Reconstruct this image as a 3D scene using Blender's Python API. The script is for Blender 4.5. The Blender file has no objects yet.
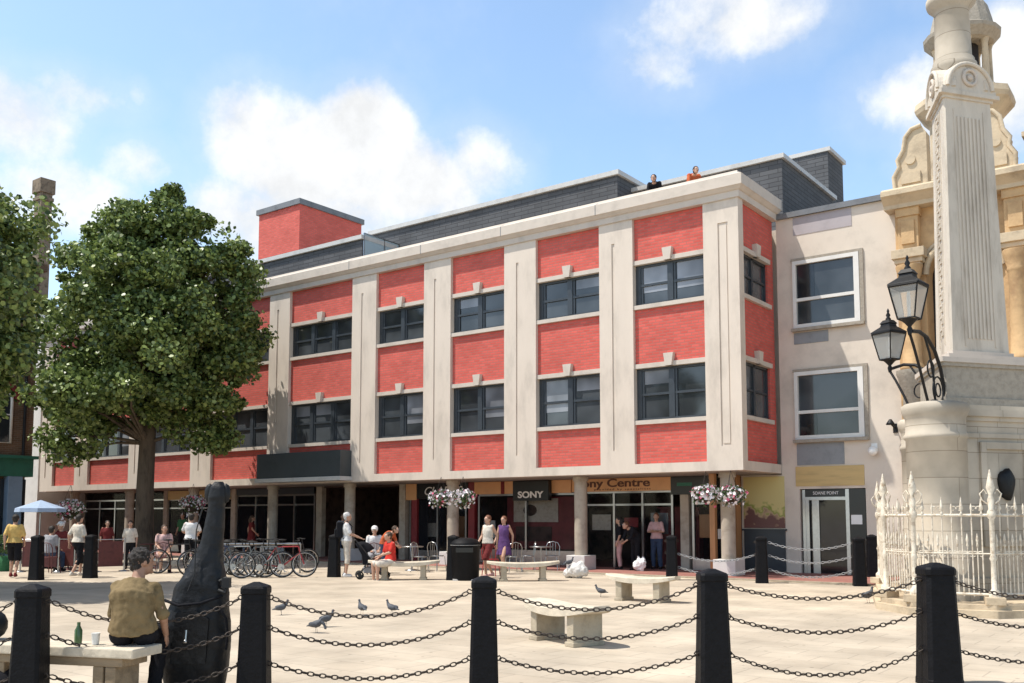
import bpy, bmesh, math, random
import numpy as np
from mathutils import Vector, Matrix, Quaternion
R_ = random.Random(7)
C = bpy.context.scene
COL = C.collection
PI = math.pi
# ------------------------------------------------------------------ camera model (world: +X along the long facade, +Y into the block)
PITCH = math.radians(5.0); YAW = math.radians(36.76); FPX = 957.0; CX = 512.0; CY = 433.3; EYE = 1.62
RX = (math.cos(YAW), math.sin(YAW)); FW = (-math.sin(YAW), math.cos(YAW))
def cw(r, d):                       # metres right of / ahead of the camera -> world xy
    return (r*RX[0] + d*FW[0], r*RX[1] + d*FW[1])
def ray(px, py):
    a = (px-CX)/FPX; b = (CY-py)/FPX
    d = math.cos(PITCH) - b*math.sin(PITCH); h = math.sin(PITCH) + b*math.cos(PITCH)
    return (a*RX[0]+d*FW[0], a*RX[1]+d*FW[1], h, d)
def gnd(px, py, z=0.0):
    v = ray(px, py); t = (z-EYE)/v[2]; return Vector((v[0]*t, v[1]*t, z))
def atd(px, py, d):
    v = ray(px, py); t = d/v[3]; return Vector((v[0]*t, v[1]*t, EYE+v[2]*t))
def camdir(r, d):                   # direction given in camera right/ahead -> world
    x, y = cw(r, d); return Vector((x, y, 0)).normalized()
def heading(r, d):                  # rz that turns local +Y to this direction
    v = camdir(r, d); return math.atan2(-v.x, v.y)

# ------------------------------------------------------------------ materials
M = {}
def nodes(name):
    m = bpy.data.materials.new(name); m.use_nodes = True
    nt = m.node_tree; return m, nt, nt.nodes['Principled BSDF']
def N(nt, t, **kw):
    n = nt.nodes.new(t)
    for k, v in kw.items():
        if k.startswith('i_'):
            n.inputs[k[2:].replace('_', ' ')].default_value = v
        else: setattr(n, k, v)
    return n
def mat(name, col, rough=0.7, var=0.12, scale=3.0, bump=0.0, metal=0.0, spec=0.5, stretch=None, second=None, bscale=None, coat=0.0):
    m, nt, p = nodes(name); L = nt.links.new
    tc = N(nt, 'ShaderNodeTexCoord')
    mp = N(nt, 'ShaderNodeMapping'); L(tc.outputs['Object'], mp.inputs['Vector'])
    if stretch: mp.inputs['Scale'].default_value = stretch
    nz = N(nt, 'ShaderNodeTexNoise'); nz.inputs['Scale'].default_value = scale; nz.inputs['Detail'].default_value = 6; nz.inputs['Roughness'].default_value = 0.65
    L(mp.outputs[0], nz.inputs['Vector'])
    rp = N(nt, 'ShaderNodeValToRGB'); e = rp.color_ramp.elements
    c2 = second if second else tuple(c*(1-2.2*var) for c in col)
    e[0].position = 0.3; e[0].color = (*c2, 1); e[1].position = 0.68; e[1].color = (*[min(1, c*(1+var*.6)) for c in col], 1)
    mid = rp.color_ramp.elements.new(0.5); mid.color = (*col, 1)
    L(nz.outputs['Fac'], rp.inputs[0]); L(rp.outputs[0], p.inputs['Base Color'])
    p.inputs['Roughness'].default_value = rough; p.inputs['Metallic'].default_value = metal
    p.inputs['Specular IOR Level'].default_value = spec
    if coat: p.inputs['Coat Weight'].default_value = coat
    if bump:
        n2 = N(nt, 'ShaderNodeTexNoise'); n2.inputs['Scale'].default_value = bscale or scale*8; n2.inputs['Detail'].default_value = 4
        L(mp.outputs[0], n2.inputs['Vector'])
        b = N(nt, 'ShaderNodeBump'); b.inputs['Strength'].default_value = bump; b.inputs['Distance'].default_value = 0.02
        L(n2.outputs['Fac'], b.inputs['Height']); L(b.outputs[0], p.inputs['Normal'])
    M[name] = m; return m
def brickmat(name, c1, c2, mortar, bw=0.225, bh=0.075, ms=0.01, big=0.35, flat=False):
    m, nt, p = nodes(name); L = nt.links.new
    tc = N(nt, 'ShaderNodeTexCoord'); sp = N(nt, 'ShaderNodeSeparateXYZ'); L(tc.outputs['Object'], sp.inputs[0])
    cb = N(nt, 'ShaderNodeCombineXYZ')
    if flat:
        L(sp.outputs[0], cb.inputs[0]); L(sp.outputs[1], cb.inputs[1])
    else:
        ad = N(nt, 'ShaderNodeMath', operation='ADD'); L(sp.outputs[0], ad.inputs[0]); L(sp.outputs[1], ad.inputs[1])
        L(ad.outputs[0], cb.inputs[0]); L(sp.outputs[2], cb.inputs[1])
    br = N(nt, 'ShaderNodeTexBrick'); L(cb.outputs[0], br.inputs['Vector'])
    br.inputs['Color1'].default_value = (*c1, 1); br.inputs['Color2'].default_value = (*c2, 1); br.inputs['Mortar'].default_value = (*mortar, 1)
    br.inputs['Scale'].default_value = 1; br.inputs['Brick Width'].default_value = bw; br.inputs['Row Height'].default_value = bh
    br.inputs['Mortar Size'].default_value = ms; br.inputs['Mortar Smooth'].default_value = .3
    nz = N(nt, 'ShaderNodeTexNoise'); nz.inputs['Scale'].default_value = .9; nz.inputs['Detail'].default_value = 7; L(tc.outputs['Object'], nz.inputs['Vector'])
    mr = N(nt, 'ShaderNodeMapRange'); mr.inputs['From Min'].default_value = .3; mr.inputs['From Max'].default_value = .7
    mr.inputs['To Min'].default_value = 1-big*.6; mr.inputs['To Max'].default_value = 1+big*.3; L(nz.outputs['Fac'], mr.inputs[0])
    mx = N(nt, 'ShaderNodeVectorMath', operation='SCALE'); L(br.outputs['Color'], mx.inputs[0]); L(mr.outputs[0], mx.inputs['Scale'])
    L(mx.outputs[0], p.inputs['Base Color']); p.inputs['Roughness'].default_value = .85; p.inputs['Specular IOR Level'].default_value = .25
    b = N(nt, 'ShaderNodeBump'); b.inputs['Strength'].default_value = .35; b.inputs['Distance'].default_value = .01; b.invert = True
    L(br.outputs['Fac'], b.inputs['Height']); L(b.outputs[0], p.inputs['Normal'])
    M[name] = m; return m
mat('shaft_stone', (.56, .50, .42), .82, .2, 2.2, .4, stretch=(1, 1, .25), second=(.36, .31, .25), bscale=25)
mat('cream', (.635, .55, .465), .8, .09, 1.6, .15, stretch=(1, 1, .35), bscale=30)
mat('cream_clean', (.56, .49, .42), .7, .07, 2.0, .05)
brickmat('red_brick', (.68, .13, .105), (.55, .096, .076), (.44, .15, .12), .225, .085, .013, .2)
brickmat('old_brick', (.19, .105, .06), (.13, .075, .045), (.2, .15, .11), big=.6)
brickmat('slate_clad', (.115, .118, .125), (.09, .093, .1), (.05, .05, .055), .6, .14, .012, .3)
brickmat('paving', (.51, .435, .34), (.475, .40, .31), (.39, .33, .26), .6, .45, .010, .38, flat=True)
brickmat('red_paving', (.36, .15, .12), (.30, .12, .10), (.3, .2, .16), .21, .105, .008, .4, flat=True)
mat('render_wall', (.66, .58, .49), .85, .09, .9, .1, bscale=40)
mat('lilac_panel', (.40, .36, .37), .7, .06, 2)
mat('sandstone', (.56, .37, .19), .85, .22, 1.5, .5, second=(.40, .25, .13), bscale=12)
mat('pale_stone', (.54, .435, .30), .85, .2, 1.6, .5, second=(.33, .26, .18), bscale=12)
brickmat('monument', (.53, .465, .375), (.47, .41, .33), (.30, .25, .19), 1.1, .46, .007, .75)
mat('chimney_stone', (.20, .155, .11), .9, .3, 5, .5)
mat('granite', (.34, .30, .245), .88, .2, 9, .6, second=(.27, .235, .19), bscale=16)
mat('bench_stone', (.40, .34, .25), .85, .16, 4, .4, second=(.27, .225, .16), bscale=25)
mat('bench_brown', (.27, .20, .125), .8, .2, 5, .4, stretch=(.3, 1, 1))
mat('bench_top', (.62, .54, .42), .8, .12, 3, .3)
mat('lead', (.16, .165, .175), .5, .15, 2)
mat('coping', (.52, .51, .49), .5, .1, 2)
mat('frame_dark', (.038, .046, .055), .4, .1, 3)
mat('frame_white', (.72, .70, .66), .45, .04, 3)
mat('black_paint', (.0045, .0045, .006), .6, .3, 14, .3, spec=.18, bscale=45)
mat('black_iron', (.008, .008, .009), .5, .2, 20, .2, spec=.3)
mat('chain_iron', (.06, .045, .036), .6, .4, 30, .3, metal=.2)
mat('white_iron', (.66, .59, .48), .6, .25, 11, .3, second=(.34, .25, .16), bscale=60)
mat('canopy_grey', (.045, .055, .06), .45, .08, 2)
mat('column', (.40, .34, .27), .8, .16, 3, .2, second=(.27, .22, .17))
mat('orange_fascia', (.62, .33, .15), .5, .06, 2)
mat('orange_wood', (.42, .20, .08), .5, .12, 4, stretch=(1, 1, .2))
mat('yellow_wood', (.56, .40, .17), .6, .1, 3, stretch=(.3, .3, 3))
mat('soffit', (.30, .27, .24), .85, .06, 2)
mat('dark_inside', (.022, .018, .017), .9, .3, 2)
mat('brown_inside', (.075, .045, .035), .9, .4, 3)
mat('grey_panel', (.24, .25, .26), .55, .1, 3)
mat('green_paint', (.02, .13, .085), .5, .1, 3)
mat('blue_paint', (.20, .27, .36), .55, .08, 3)
mat('terrace_white', (.62, .60, .57), .7, .06, 2)
mat('steel', (.45, .45, .45), .3, .06, 10, metal=1)
mat('bark', (.085, .062, .042), .95, .35, 5, .9, stretch=(1, 1, .25), bscale=22)
mat('soil', (.05, .035, .022), .95, .2, 10)
mat('rubber', (.012, .012, .012), .7, .1, 10)
mat('pigeon_grey', (.07, .075, .085), .7, .3, 40, second=(.05, .055, .07))
mat('case_cloth', (.008, .0085, .010), .55, .3, 9, 1.0, spec=.32, bscale=9)
mat('skin', (.50, .29, .20), .55, .06, 20)
mat('skin_tan', (.36, .20, .13), .55, .06, 20)
mat('lips', (.38, .12, .10), .5, .05, 20)
mat('eye', (.5, .5, .5), .2, .02, 20)
mat('hair_dark', (.022, .015, .011), .5, .3, 60, .6, stretch=(1, 1, .3))
mat('hair_brown', (.07, .04, .022), .5, .3, 60, .6)
mat('hair_red', (.16, .055, .022), .5, .3, 60, .5)
mat('hair_grey', (.62, .60, .58), .6, .1, 60, .5)
def cloth(n, c, v=.12): return mat(n, c, .9, v, 9, .35, spec=.15, bscale=24)
cloth('cloth_tan', (.20, .145, .075), .2); cloth('cloth_black', (.014, .014, .017)); cloth('cloth_white', (.72, .71, .70), .05)
cloth('cloth_yellow', (.66, .45, .16)); cloth('cloth_red', (.55, .045, .035)); cloth('cloth_cream', (.62, .56, .48))
cloth('cloth_purple', (.11, .055, .16)); cloth('cloth_denim', (.05, .07, .12)); cloth('cloth_pink', (.60, .36, .34)); cloth('cloth_grey', (.30, .30, .32))
cloth('cloth_pattern', (.62, .42, .40), .3); cloth('cloth_darkred', (.16, .03, .03)); cloth('cloth_orange', (.5, .12, .05))
cloth('parasol_cloth', (.36, .45, .60), .06); cloth('cloth_green', (.05, .16, .07)); cloth('cloth_brown', (.09, .05, .03))
mat('red_wood', (.10, .022, .02), .6, .2, 8)
mat('plastic_white', (.78, .78, .76), .4, .04, 4); mat('plastic_grey', (.3, .3, .31), .4, .04, 4)
mat('bottle_green', (.06, .12, .05), .2, .05, 4)
mat('petal_white', (.80, .74, .76), .7, .05, 9); mat('petal_pink', (.62, .12, .22), .7, .1, 9)
mat('black_sign', (.012, .012, .012), .3, .05, 4); mat('letter_dark', (.10, .035, .02), .5, .05, 4); mat('letter_white', (.75, .74, .72), .5, .03, 4)
mat('bike_red', (.35, .03, .035), .35, .05, 4); mat('bike_blue', (.03, .05, .10), .35, .05, 4); mat('bike_silver', (.12, .13, .13), .35, .05, 4); mat('bike_black', (.02, .02, .022), .35, .05, 4)
mat('poster_red', (.20, .025, .03), .4, .2, 3)
def glassmat(name, col, rough=.06, spec=.6):
    m, nt, p = nodes(name); p.inputs['Base Color'].default_value = (*col, 1); p.inputs['Roughness'].default_value = rough
    p.inputs['Specular IOR Level'].default_value = spec
    tc = N(nt, 'ShaderNodeTexCoord'); nz = N(nt, 'ShaderNodeTexNoise'); nz.inputs['Scale'].default_value = .8
    nt.links.new(tc.outputs['Object'], nz.inputs['Vector'])
    rp = N(nt, 'ShaderNodeValToRGB'); rp.color_ramp.elements[0].color = (*[c*.6 for c in col], 1); rp.color_ramp.elements[1].color = (*[c*1.5 for c in col], 1)
    rp.color_ramp.elements[0].position = .35; rp.color_ramp.elements[1].position = .65
    nt.links.new(nz.outputs['Fac'], rp.inputs[0]); nt.links.new(rp.outputs[0], p.inputs['Base Color'])
    b = N(nt, 'ShaderNodeBump'); b.inputs['Strength'].default_value = .03; nt.links.new(nz.outputs['Fac'], b.inputs['Height']); nt.links.new(b.outputs[0], p.inputs['Normal'])
    M[name] = m
glassmat('pane', (.05, .056, .062)); glassmat('pane_dark', (.018, .02, .024)); glassmat('pane_pale', (.19, .20, .22), .1)
def seeglass(name, tint, fac):
    m, nt, p = nodes(name); L = nt.links.new
    p.inputs['Base Color'].default_value = (*tint, 1); p.inputs['Roughness'].default_value = .05
    t = N(nt, 'ShaderNodeBsdfTransparent'); mx = N(nt, 'ShaderNodeMixShader')
    fr = N(nt, 'ShaderNodeFresnel'); fr.inputs[0].default_value = 1.5
    a = N(nt, 'ShaderNodeMath', operation='ADD', use_clamp=True); a.inputs[1].default_value = fac; L(fr.outputs[0], a.inputs[0])
    L(a.outputs[0], mx.inputs[0]); L(t.outputs[0], mx.inputs[1]); L(p.outputs[0], mx.inputs[2]); L(mx.outputs[0], nt.nodes['Material Output'].inputs[0])
    M[name] = m
seeglass('clear_glass', (.02, .02, .024), .10); seeglass('screen_glass', (.55, .68, .75), .5); seeglass('lantern_glass', (.75, .75, .72), .28)
def leafmat(name, a, b):
    m, nt, p = nodes(name); L = nt.links.new
    g = N(nt, 'ShaderNodeNewGeometry'); rp = N(nt, 'ShaderNodeValToRGB')
    rp.color_ramp.elements[0].color = (*a, 1); rp.color_ramp.elements[1].color = (*b, 1)
    L(g.outputs['Random Per Island'], rp.inputs[0]); L(rp.outputs[0], p.inputs['Base Color'])
    p.inputs['Roughness'].default_value = .42; p.inputs['Specular IOR Level'].default_value = .5
    tr = N(nt, 'ShaderNodeBsdfTranslucent'); mx = N(nt, 'ShaderNodeMixShader'); mx.inputs[0].default_value = .25
    L(rp.outputs[0], tr.inputs[0]); L(p.outputs[0], mx.inputs[1]); L(tr.outputs[0], mx.inputs[2]); L(mx.outputs[0], nt.nodes['Material Output'].inputs[0])
    M[name] = m
leafmat('leaf', (.022, .050, .012), (.30, .38, .11)); leafmat('leaf_basket', (.03, .07, .02), (.1, .15, .05))
# poster picture: warm yellow sheet with green and brown shapes low down
m, nt, p = nodes('poster_yellow'); L = nt.links.new
tc = N(nt, 'ShaderNodeTexCoord'); nz = N(nt, 'ShaderNodeTexNoise'); nz.inputs['Scale'].default_value = 3.5; L(tc.outputs['Object'], nz.inputs['Vector'])
sp = N(nt, 'ShaderNodeSeparateXYZ'); L(tc.outputs['Object'], sp.inputs[0])
mr = N(nt, 'ShaderNodeMapRange'); mr.inputs['From Min'].default_value = 2.35; mr.inputs['From Max'].default_value = 1.55; mr.inputs['To Min'].default_value = -.35; mr.inputs['To Max'].default_value = .25; L(sp.outputs[2], mr.inputs[0])
ad = N(nt, 'ShaderNodeMath', operation='ADD'); L(nz.outputs['Fac'], ad.inputs[0]); L(mr.outputs[0], ad.inputs[1])
rp = N(nt, 'ShaderNodeValToRGB'); e = rp.color_ramp.elements; e[0].position = .42; e[0].color = (.62, .52, .22, 1); e[1].position = .52; e[1].color = (.25, .3, .05, 1)
x = e.new(.6); x.color = (.5, .35, .2, 1); x = e.new(.7); x.color = (.16, .07, .06, 1); L(ad.outputs[0], rp.inputs[0]); L(rp.outputs[0], p.inputs['Base Color']); M['poster_yellow'] = m

# ------------------------------------------------------------------ mesh builder
class MB:
    def __init__(s): s.v = []; s.f = []; s.m = []; s.sm = []
    def add(s, vs, fs, mi=0, smooth=False):
        o = len(s.v); s.v += [tuple(v) for v in vs]; s.f += [tuple(i+o for i in f) for f in fs]
        s.m += [mi]*len(fs); s.sm += [smooth]*len(fs); return s
    def box(s, x0, x1, y0, y1, z0, z1, mi=0):
        if x0 > x1: x0, x1 = x1, x0
        if y0 > y1: y0, y1 = y1, y0
        if z0 > z1: z0, z1 = z1, z0
        return s.add([(x0,y0,z0),(x1,y0,z0),(x1,y1,z0),(x0,y1,z0),(x0,y0,z1),(x1,y0,z1),(x1,y1,z1),(x0,y1,z1)],
                     [(0,3,2,1),(4,5,6,7),(0,1,5,4),(1,2,6,5),(2,3,7,6),(3,0,4,7)], mi)
    def obox(s, c, size, rz=0, mi=0, rot=None):
        m = rot if rot is not None else Matrix.Rotation(rz, 3, 'Z')
        a, b, d = size[0]/2, size[1]/2, size[2]/2; c = Vector(c)
        vs = [c + m @ Vector(q) for q in [(-a,-b,-d),(a,-b,-d),(a,b,-d),(-a,b,-d),(-a,-b,d),(a,-b,d),(a,b,d),(-a,b,d)]]
        return s.add(vs, [(0,3,2,1),(4,5,6,7),(0,1,5,4),(1,2,6,5),(2,3,7,6),(3,0,4,7)], mi)
    def rings(s, rings, mi=0, smooth=True, caps=True, closed=False):
        n = len(rings[0]); vs = [p for r in rings for p in r]; fs = []
        k = len(rings)
        for i in range(k if closed else k-1):
            for j in range(n):
                a = i*n+j; b = i*n+(j+1) % n; a2 = ((i+1) % k)*n+j; b2 = ((i+1) % k)*n+(j+1) % n
                fs.append((a, b, b2, a2))
        s.add(vs, fs, mi, smooth)
        if caps and not closed:
            s.add(rings[0], [tuple(reversed(range(n)))], mi, False); s.add(rings[-1], [tuple(range(n))], mi, False)
        return s
    def tube(s, pts, r, n=8, mi=0, caps=True, smooth=True, closed=False):
        pts = [Vector(p) for p in pts]; k = len(pts); rs = r if isinstance(r, (list, tuple)) else [r]*k
        out = []; up = None
        for i, p in enumerate(pts):
            if closed: t = pts[(i+1) % k]-pts[i-1]
            else: t = (pts[min(i+1, k-1)]-pts[max(i-1, 0)])
            t.normalize()
            if up is None: up = Vector((0,0,1)) if abs(t.z) < .9 else Vector((1,0,0))
            a = t.cross(up); 
            if a.length < 1e-5: a = t.orthogonal()
            a.normalize(); b = a.cross(t).normalized(); up = b
            out.append([p + a*math.cos(2*PI*j/n)*rs[i] + b*math.sin(2*PI*j/n)*rs[i] for j in range(n)])
        return s.rings(out, mi, smooth, caps, closed)
    def cyl(s, p0, p1, r0, r1=None, n=16, mi=0, smooth=True): return s.tube([p0, p1], [r0, r0 if r1 is None else r1], n, mi, True, smooth)
    def lathe(s, prof, c=(0,0,0), n=24, mi=0, smooth=True, a0=0.0, sc=(1, 1)):
        rs = [[(c[0]+r*sc[0]*math.cos(a0+2*PI*j/n), c[1]+r*sc[1]*math.sin(a0+2*PI*j/n), c[2]+z) for j in range(n)] for r, z in prof]
        return s.rings(rs, mi, smooth)
    def prism(s, poly, z0, z1, mi=0):
        n = len(poly); return s.rings([[(x, y, z0) for x, y in poly], [(x, y, z1) for x, y in poly]], mi, False)
    def xprism(s, prof, x0, x1, mi=0):      # profile in (y,z) extruded along x
        return s.rings([[(x0, y, z) for y, z in prof], [(x1, y, z) for y, z in prof]], mi, False)
    def ball(s, c, r, sc=(1,1,1), n=12, mi=0, rot=None):
        rs = []; k = n//2+1
        for i in range(k):
            a = -PI/2 + PI*(i+.02)/(k-1+.04); ring = []
            for j in range(n):
                v = Vector((math.cos(a)*math.cos(2*PI*j/n)*r*sc[0], math.cos(a)*math.sin(2*PI*j/n)*r*sc[1], math.sin(a)*r*sc[2]))
                if rot is not None: v = rot @ v
                ring.append(Vector(c)+v)
            rs.append(ring)
        return s.rings(rs, mi, True)
    def capsule(s, p0, p1, r0, r1, n=10, mi=0):
        s.tube([p0, p1], [r0, r1], n, mi); s.ball(p0, r0, n=n, mi=mi); s.ball(p1, r1, n=n, mi=mi); return s
    def mesh(s, name, mats, off=(0,0,0)):
        me = bpy.data.meshes.new(name); o = Vector(off)
        me.from_pydata([tuple(Vector(v)-o) for v in s.v], [], s.f)
        for m_ in (mats if isinstance(mats, (list, tuple)) else [mats]): me.materials.append(M[m_] if isinstance(m_, str) else m_)
        me.polygons.foreach_set('material_index', s.m); me.polygons.foreach_set('use_smooth', s.sm); me.update(); return me
OFF = {}
def root_off(o):
    while o is not None:
        if o.name in OFF: return OFF[o.name]
        o = o.parent
    return Vector((0,0,0))
def link(name, me, parent=None, bevel=0):
    if bevel:
        bm = bmesh.new(); bm.from_mesh(me)
        bmesh.ops.recalc_face_normals(bm, faces=bm.faces)
        ed = [e for e in bm.edges if len(e.link_faces) == 2 and e.calc_face_angle(0) > .5]
        bmesh.ops.bevel(bm, geom=ed, offset=bevel, segments=2, affect='EDGES', profile=.6, clamp_overlap=True)
        bm.to_mesh(me); bm.free()
    o = bpy.data.objects.new(name, me); COL.objects.link(o)
    if parent: o.parent = parent
    return o
def part(name, mb, mats, parent, bevel=0, world=True, label=None):
    me = mb.mesh(name, mats, root_off(parent) if (world and parent) else (0,0,0)); o = link(name, me, parent, bevel)
    if label: o['label'] = label
    return o
def tag(o, label=None, cat=None, group=None, kind=None):
    if label: o['label'] = label
    if cat: o['category'] = cat
    if group: o['group'] = group
    if kind: o['kind'] = kind
    return o
def thing(name, label, cat, loc=(0,0,0), rz=0, group=None):
    o = bpy.data.objects.new(name, None); COL.objects.link(o); o.location = loc; o.rotation_euler = (0, 0, rz); o.empty_display_size = .2
    OFF[o.name] = Vector(loc) if rz == 0 else Vector((0,0,0)); tag(o, label, cat, group); return o
def single(name, mb, mats, label, cat, loc=(0,0,0), rz=0, group=None, bevel=0, world=True):
    me = mb.mesh(name, mats, loc if world else (0,0,0)); o = link(name, me, None, bevel); o.location = loc; o.rotation_euler = (0,0,rz)
    return tag(o, label, cat, group)
def struct(name, mb, mats):
    o = link(name, mb.mesh(name, mats)); o['kind'] = 'structure'; return o
KIDS = {}
def dup(o, loc=None, rz=None, label=None, parent=None, scale=None):
    c = o.copy(); COL.objects.link(c)
    if parent: c.parent = parent
    if loc is not None: c.location = loc
    if rz is not None: c.rotation_euler = (0, 0, rz)
    if scale: c.scale = scale
    if label: c['label'] = label
    for ch in [q for q in C.objects if q.parent == o]: dup(ch, parent=c)
    return c
def textmesh(txt, size, ext, m_, parent, loc, rot, name='lettering', align='CENTER', shear=0, wide=1.0, bold=0):
    cu = bpy.data.curves.new('t', 'FONT'); cu.body = txt; cu.size = size; cu.extrude = ext; cu.align_x = align; cu.align_y = 'CENTER'; cu.shear = shear; cu.offset = bold
    t = bpy.data.objects.new('t', cu); COL.objects.link(t); dg = bpy.context.evaluated_depsgraph_get(); dg.update()
    me = bpy.data.meshes.new_from_object(t.evaluated_get(dg)); me.name = name; bpy.data.objects.remove(t)
    mt = Matrix.Translation(Vector(loc)-root_off(parent)) @ rot.to_4x4() @ Matrix.Diagonal((wide, 1, 1, 1)); me.transform(mt)
    me.materials.clear(); me.materials.append(M[m_]); return link(name, me, parent)
ROTF = Matrix.Rotation(PI/2, 3, 'X')      # text standing up, facing -Y

# ================================================================== SETTING
g = MB(); g.add([(-300,-300,0),(300,-300,0),(300,300,0),(-300,300,0)], [(0,1,2,3)])
struct('ground', g, 'paving')
nt = M['paving'].node_tree; L = nt.links.new; p = nt.nodes['Principled BSDF']; src = p.inputs['Base Color'].links[0].from_socket      # gum spots, worn routes and damp stains
tc = N(nt, 'ShaderNodeTexCoord'); vo = N(nt, 'ShaderNodeTexVoronoi'); vo.inputs['Scale'].default_value = 3.2; L(tc.outputs['Object'], vo.inputs['Vector'])
m1 = N(nt, 'ShaderNodeMapRange'); m1.inputs['From Min'].default_value = .05; m1.inputs['From Max'].default_value = .09; m1.inputs['To Min'].default_value = .62; m1.inputs['To Max'].default_value = 1; L(vo.outputs['Distance'], m1.inputs[0])
nz = N(nt, 'ShaderNodeTexNoise'); nz.inputs['Scale'].default_value = .35; nz.inputs['Detail'].default_value = 9; nz.inputs['Roughness'].default_value = .72; L(tc.outputs['Object'], nz.inputs['Vector'])
m2 = N(nt, 'ShaderNodeMapRange'); m2.inputs['From Min'].default_value = .36; m2.inputs['From Max'].default_value = .6; m2.inputs['To Min'].default_value = .88; m2.inputs['To Max'].default_value = 1.10; L(nz.outputs['Fac'], m2.inputs[0])
mm = N(nt, 'ShaderNodeMath', operation='MULTIPLY'); L(m1.outputs[0], mm.inputs[0]); L(m2.outputs[0], mm.inputs[1])
vs_ = N(nt, 'ShaderNodeVectorMath', operation='SCALE'); L(src, vs_.inputs[0]); L(mm.outputs[0], vs_.inputs['Scale']); L(vs_.outputs[0], p.inputs['Base Color'])
Y0 = 24.234; X0 = -10.37
g = MB(); g.box(-60, -6.9, Y0-.75, 40, -.2, .03); struct('pavement', g, 'red_paving')
g = MB(); g.box(-60, -6.9, Y0-.9, Y0-.752, -.2, .045); struct('kerb', g, 'bench_stone')

# ================================================================== MAIN BUILDING
B = thing('office_building', 'long three storey block with red brick panels between cream pilasters over a shopping arcade', 'building', (-29, 30, 0))
w = MB(); w.box(-47.6, X0-.33, Y0+.33, 38, 2.95, 10.25); w.box(X0-.33, X0-.02, 27.4, 38, 2.95, 10.25)
part('wall', w, 'cream', B)
bays = [(-13.68,-11.42,2),(-17.17,-14.83,2),(-20.69,-18.42,2),(-24.2,-21.9,2),(-28.9,-25.43,3),(-33.7,-30.1,3),(-38.55,-35.09,3),(-43.19,-39.75,3),(-46.43,-44.36,2)]
SHAFT = []
edges = [X0] + [e for b in bays for e in (b[1], b[0])] + [-47.6]
pil = [(edges[i+1], edges[i]) for i in range(0, len(edges), 2)]
for k, (a, b) in enumerate(pil):        # pilasters with a sunk vertical groove
    q = MB(); t = Y0; wd = b-a; g0 = a+wd*(.38 if k else .42); g1 = g0+(.10 if k else .30); zt = 10.38
    q.box(a, g0, t, t+.33, 2.88, zt); q.box(g1, b, t, t+.33, 2.88, zt)
    q.box(g0, g1, t+.032, t+.33, 3.55, 9.75); q.box(g0, g1, t, t+.33, 2.88, 3.55); q.box(g0, g1, t, t+.33, 9.75, zt)
    if k == 0: q.box(g0+.05, g1-.05, t+.012, t+.032, 3.62, 9.68)
    part('pilaster', q, 'cream', B)
def brickbox(x0, x1, z0, z1):
    q = MB(); q.box(x0, x1, Y0+.12, Y0+.33, z0, z1); part('brick_panel', q, 'red_brick', B)
def win_front(x0, x1, z0, z1, n):
    f = MB(); y = Y0+.19; t = .07
    f.box(x0, x1, y, y+.1, z0, z0+t); f.box(x0, x1, y, y+.1, z1-t, z1); f.box(x0, x0+.16, y, y+.1, z0+t, z1-t); f.box(x1-t, x1, y, y+.1, z0+t, z1-t)
    wd = (x1-x0)/n; zm = z0+(z1-z0)*.5
    for i in range(1, n): f.box(x0+wd*i-.09, x0+wd*i+.09, y-.01, y+.1, z0+t, z1-t)
    for i in range(n): f.box(x0+wd*i+.1, x0+wd*(i+1)-.1, y+.005, y+.09, zm-.035, zm+.035)
    for i in range(n):
        a = x0+wd*i+(.16 if i == 0 else .09); b_ = x0+wd*(i+1)-(t if i == n-1 else .09)
        f.box(a, a+.07, y+.02, y+.09, z0+t, z1-t)
    o = part('window', f, 'frame_dark', B)
    p_ = MB(); p_.box(x0+.02, x1-.02, y+.06, y+.075, z0+.02, z1-.02); part('pane', p_, 'pane', o)
    for i in range(n):
        if R_.random() < .35:
            bl = MB(); bl.box(x0+wd*i+.2, x0+wd*(i+1)-.12, y+.052, y+.056, z1-.07-R_.choice([.3, .5, .75])*(z1-z0-.2), z1-.07)
            part('blind', bl, 'pane_pale', o)
for (a, b, n) in bays:
    brickbox(a, b, 3.14, 4.28); brickbox(a, b, 6.06, 7.66); brickbox(a, b, 9.12, 10.38)
    for z0, z1 in ((4.4, 5.92), (7.78, 8.99)):
        win_front(a, b, z0, z1, n)
        q = MB(); q.box(a, b, Y0+.03, Y0+.33, z0-.12, z0); part('sill', q, 'cream_clean', B)
        q = MB(); q.box(a, b, Y0+.05, Y0+.33, z1, z1+.13); part('lintel', q, 'cream_clean', B)
        c = (a+b)/2; q = MB(); q.rings([[(c-.10, y, z1+.0), (c+.10, y, z1), (c+.155, y, z1+.36), (c-.155, y, z1+.36)] for y in (Y0-.03, Y0+.13)], 0, False)
        part('keystone', q, 'cream_clean', B)
    q = MB(); q.box(a, b, Y0+.0, Y0+.33, 2.88, 3.14); part('bottom_band', q, 'cream', B)
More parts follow.
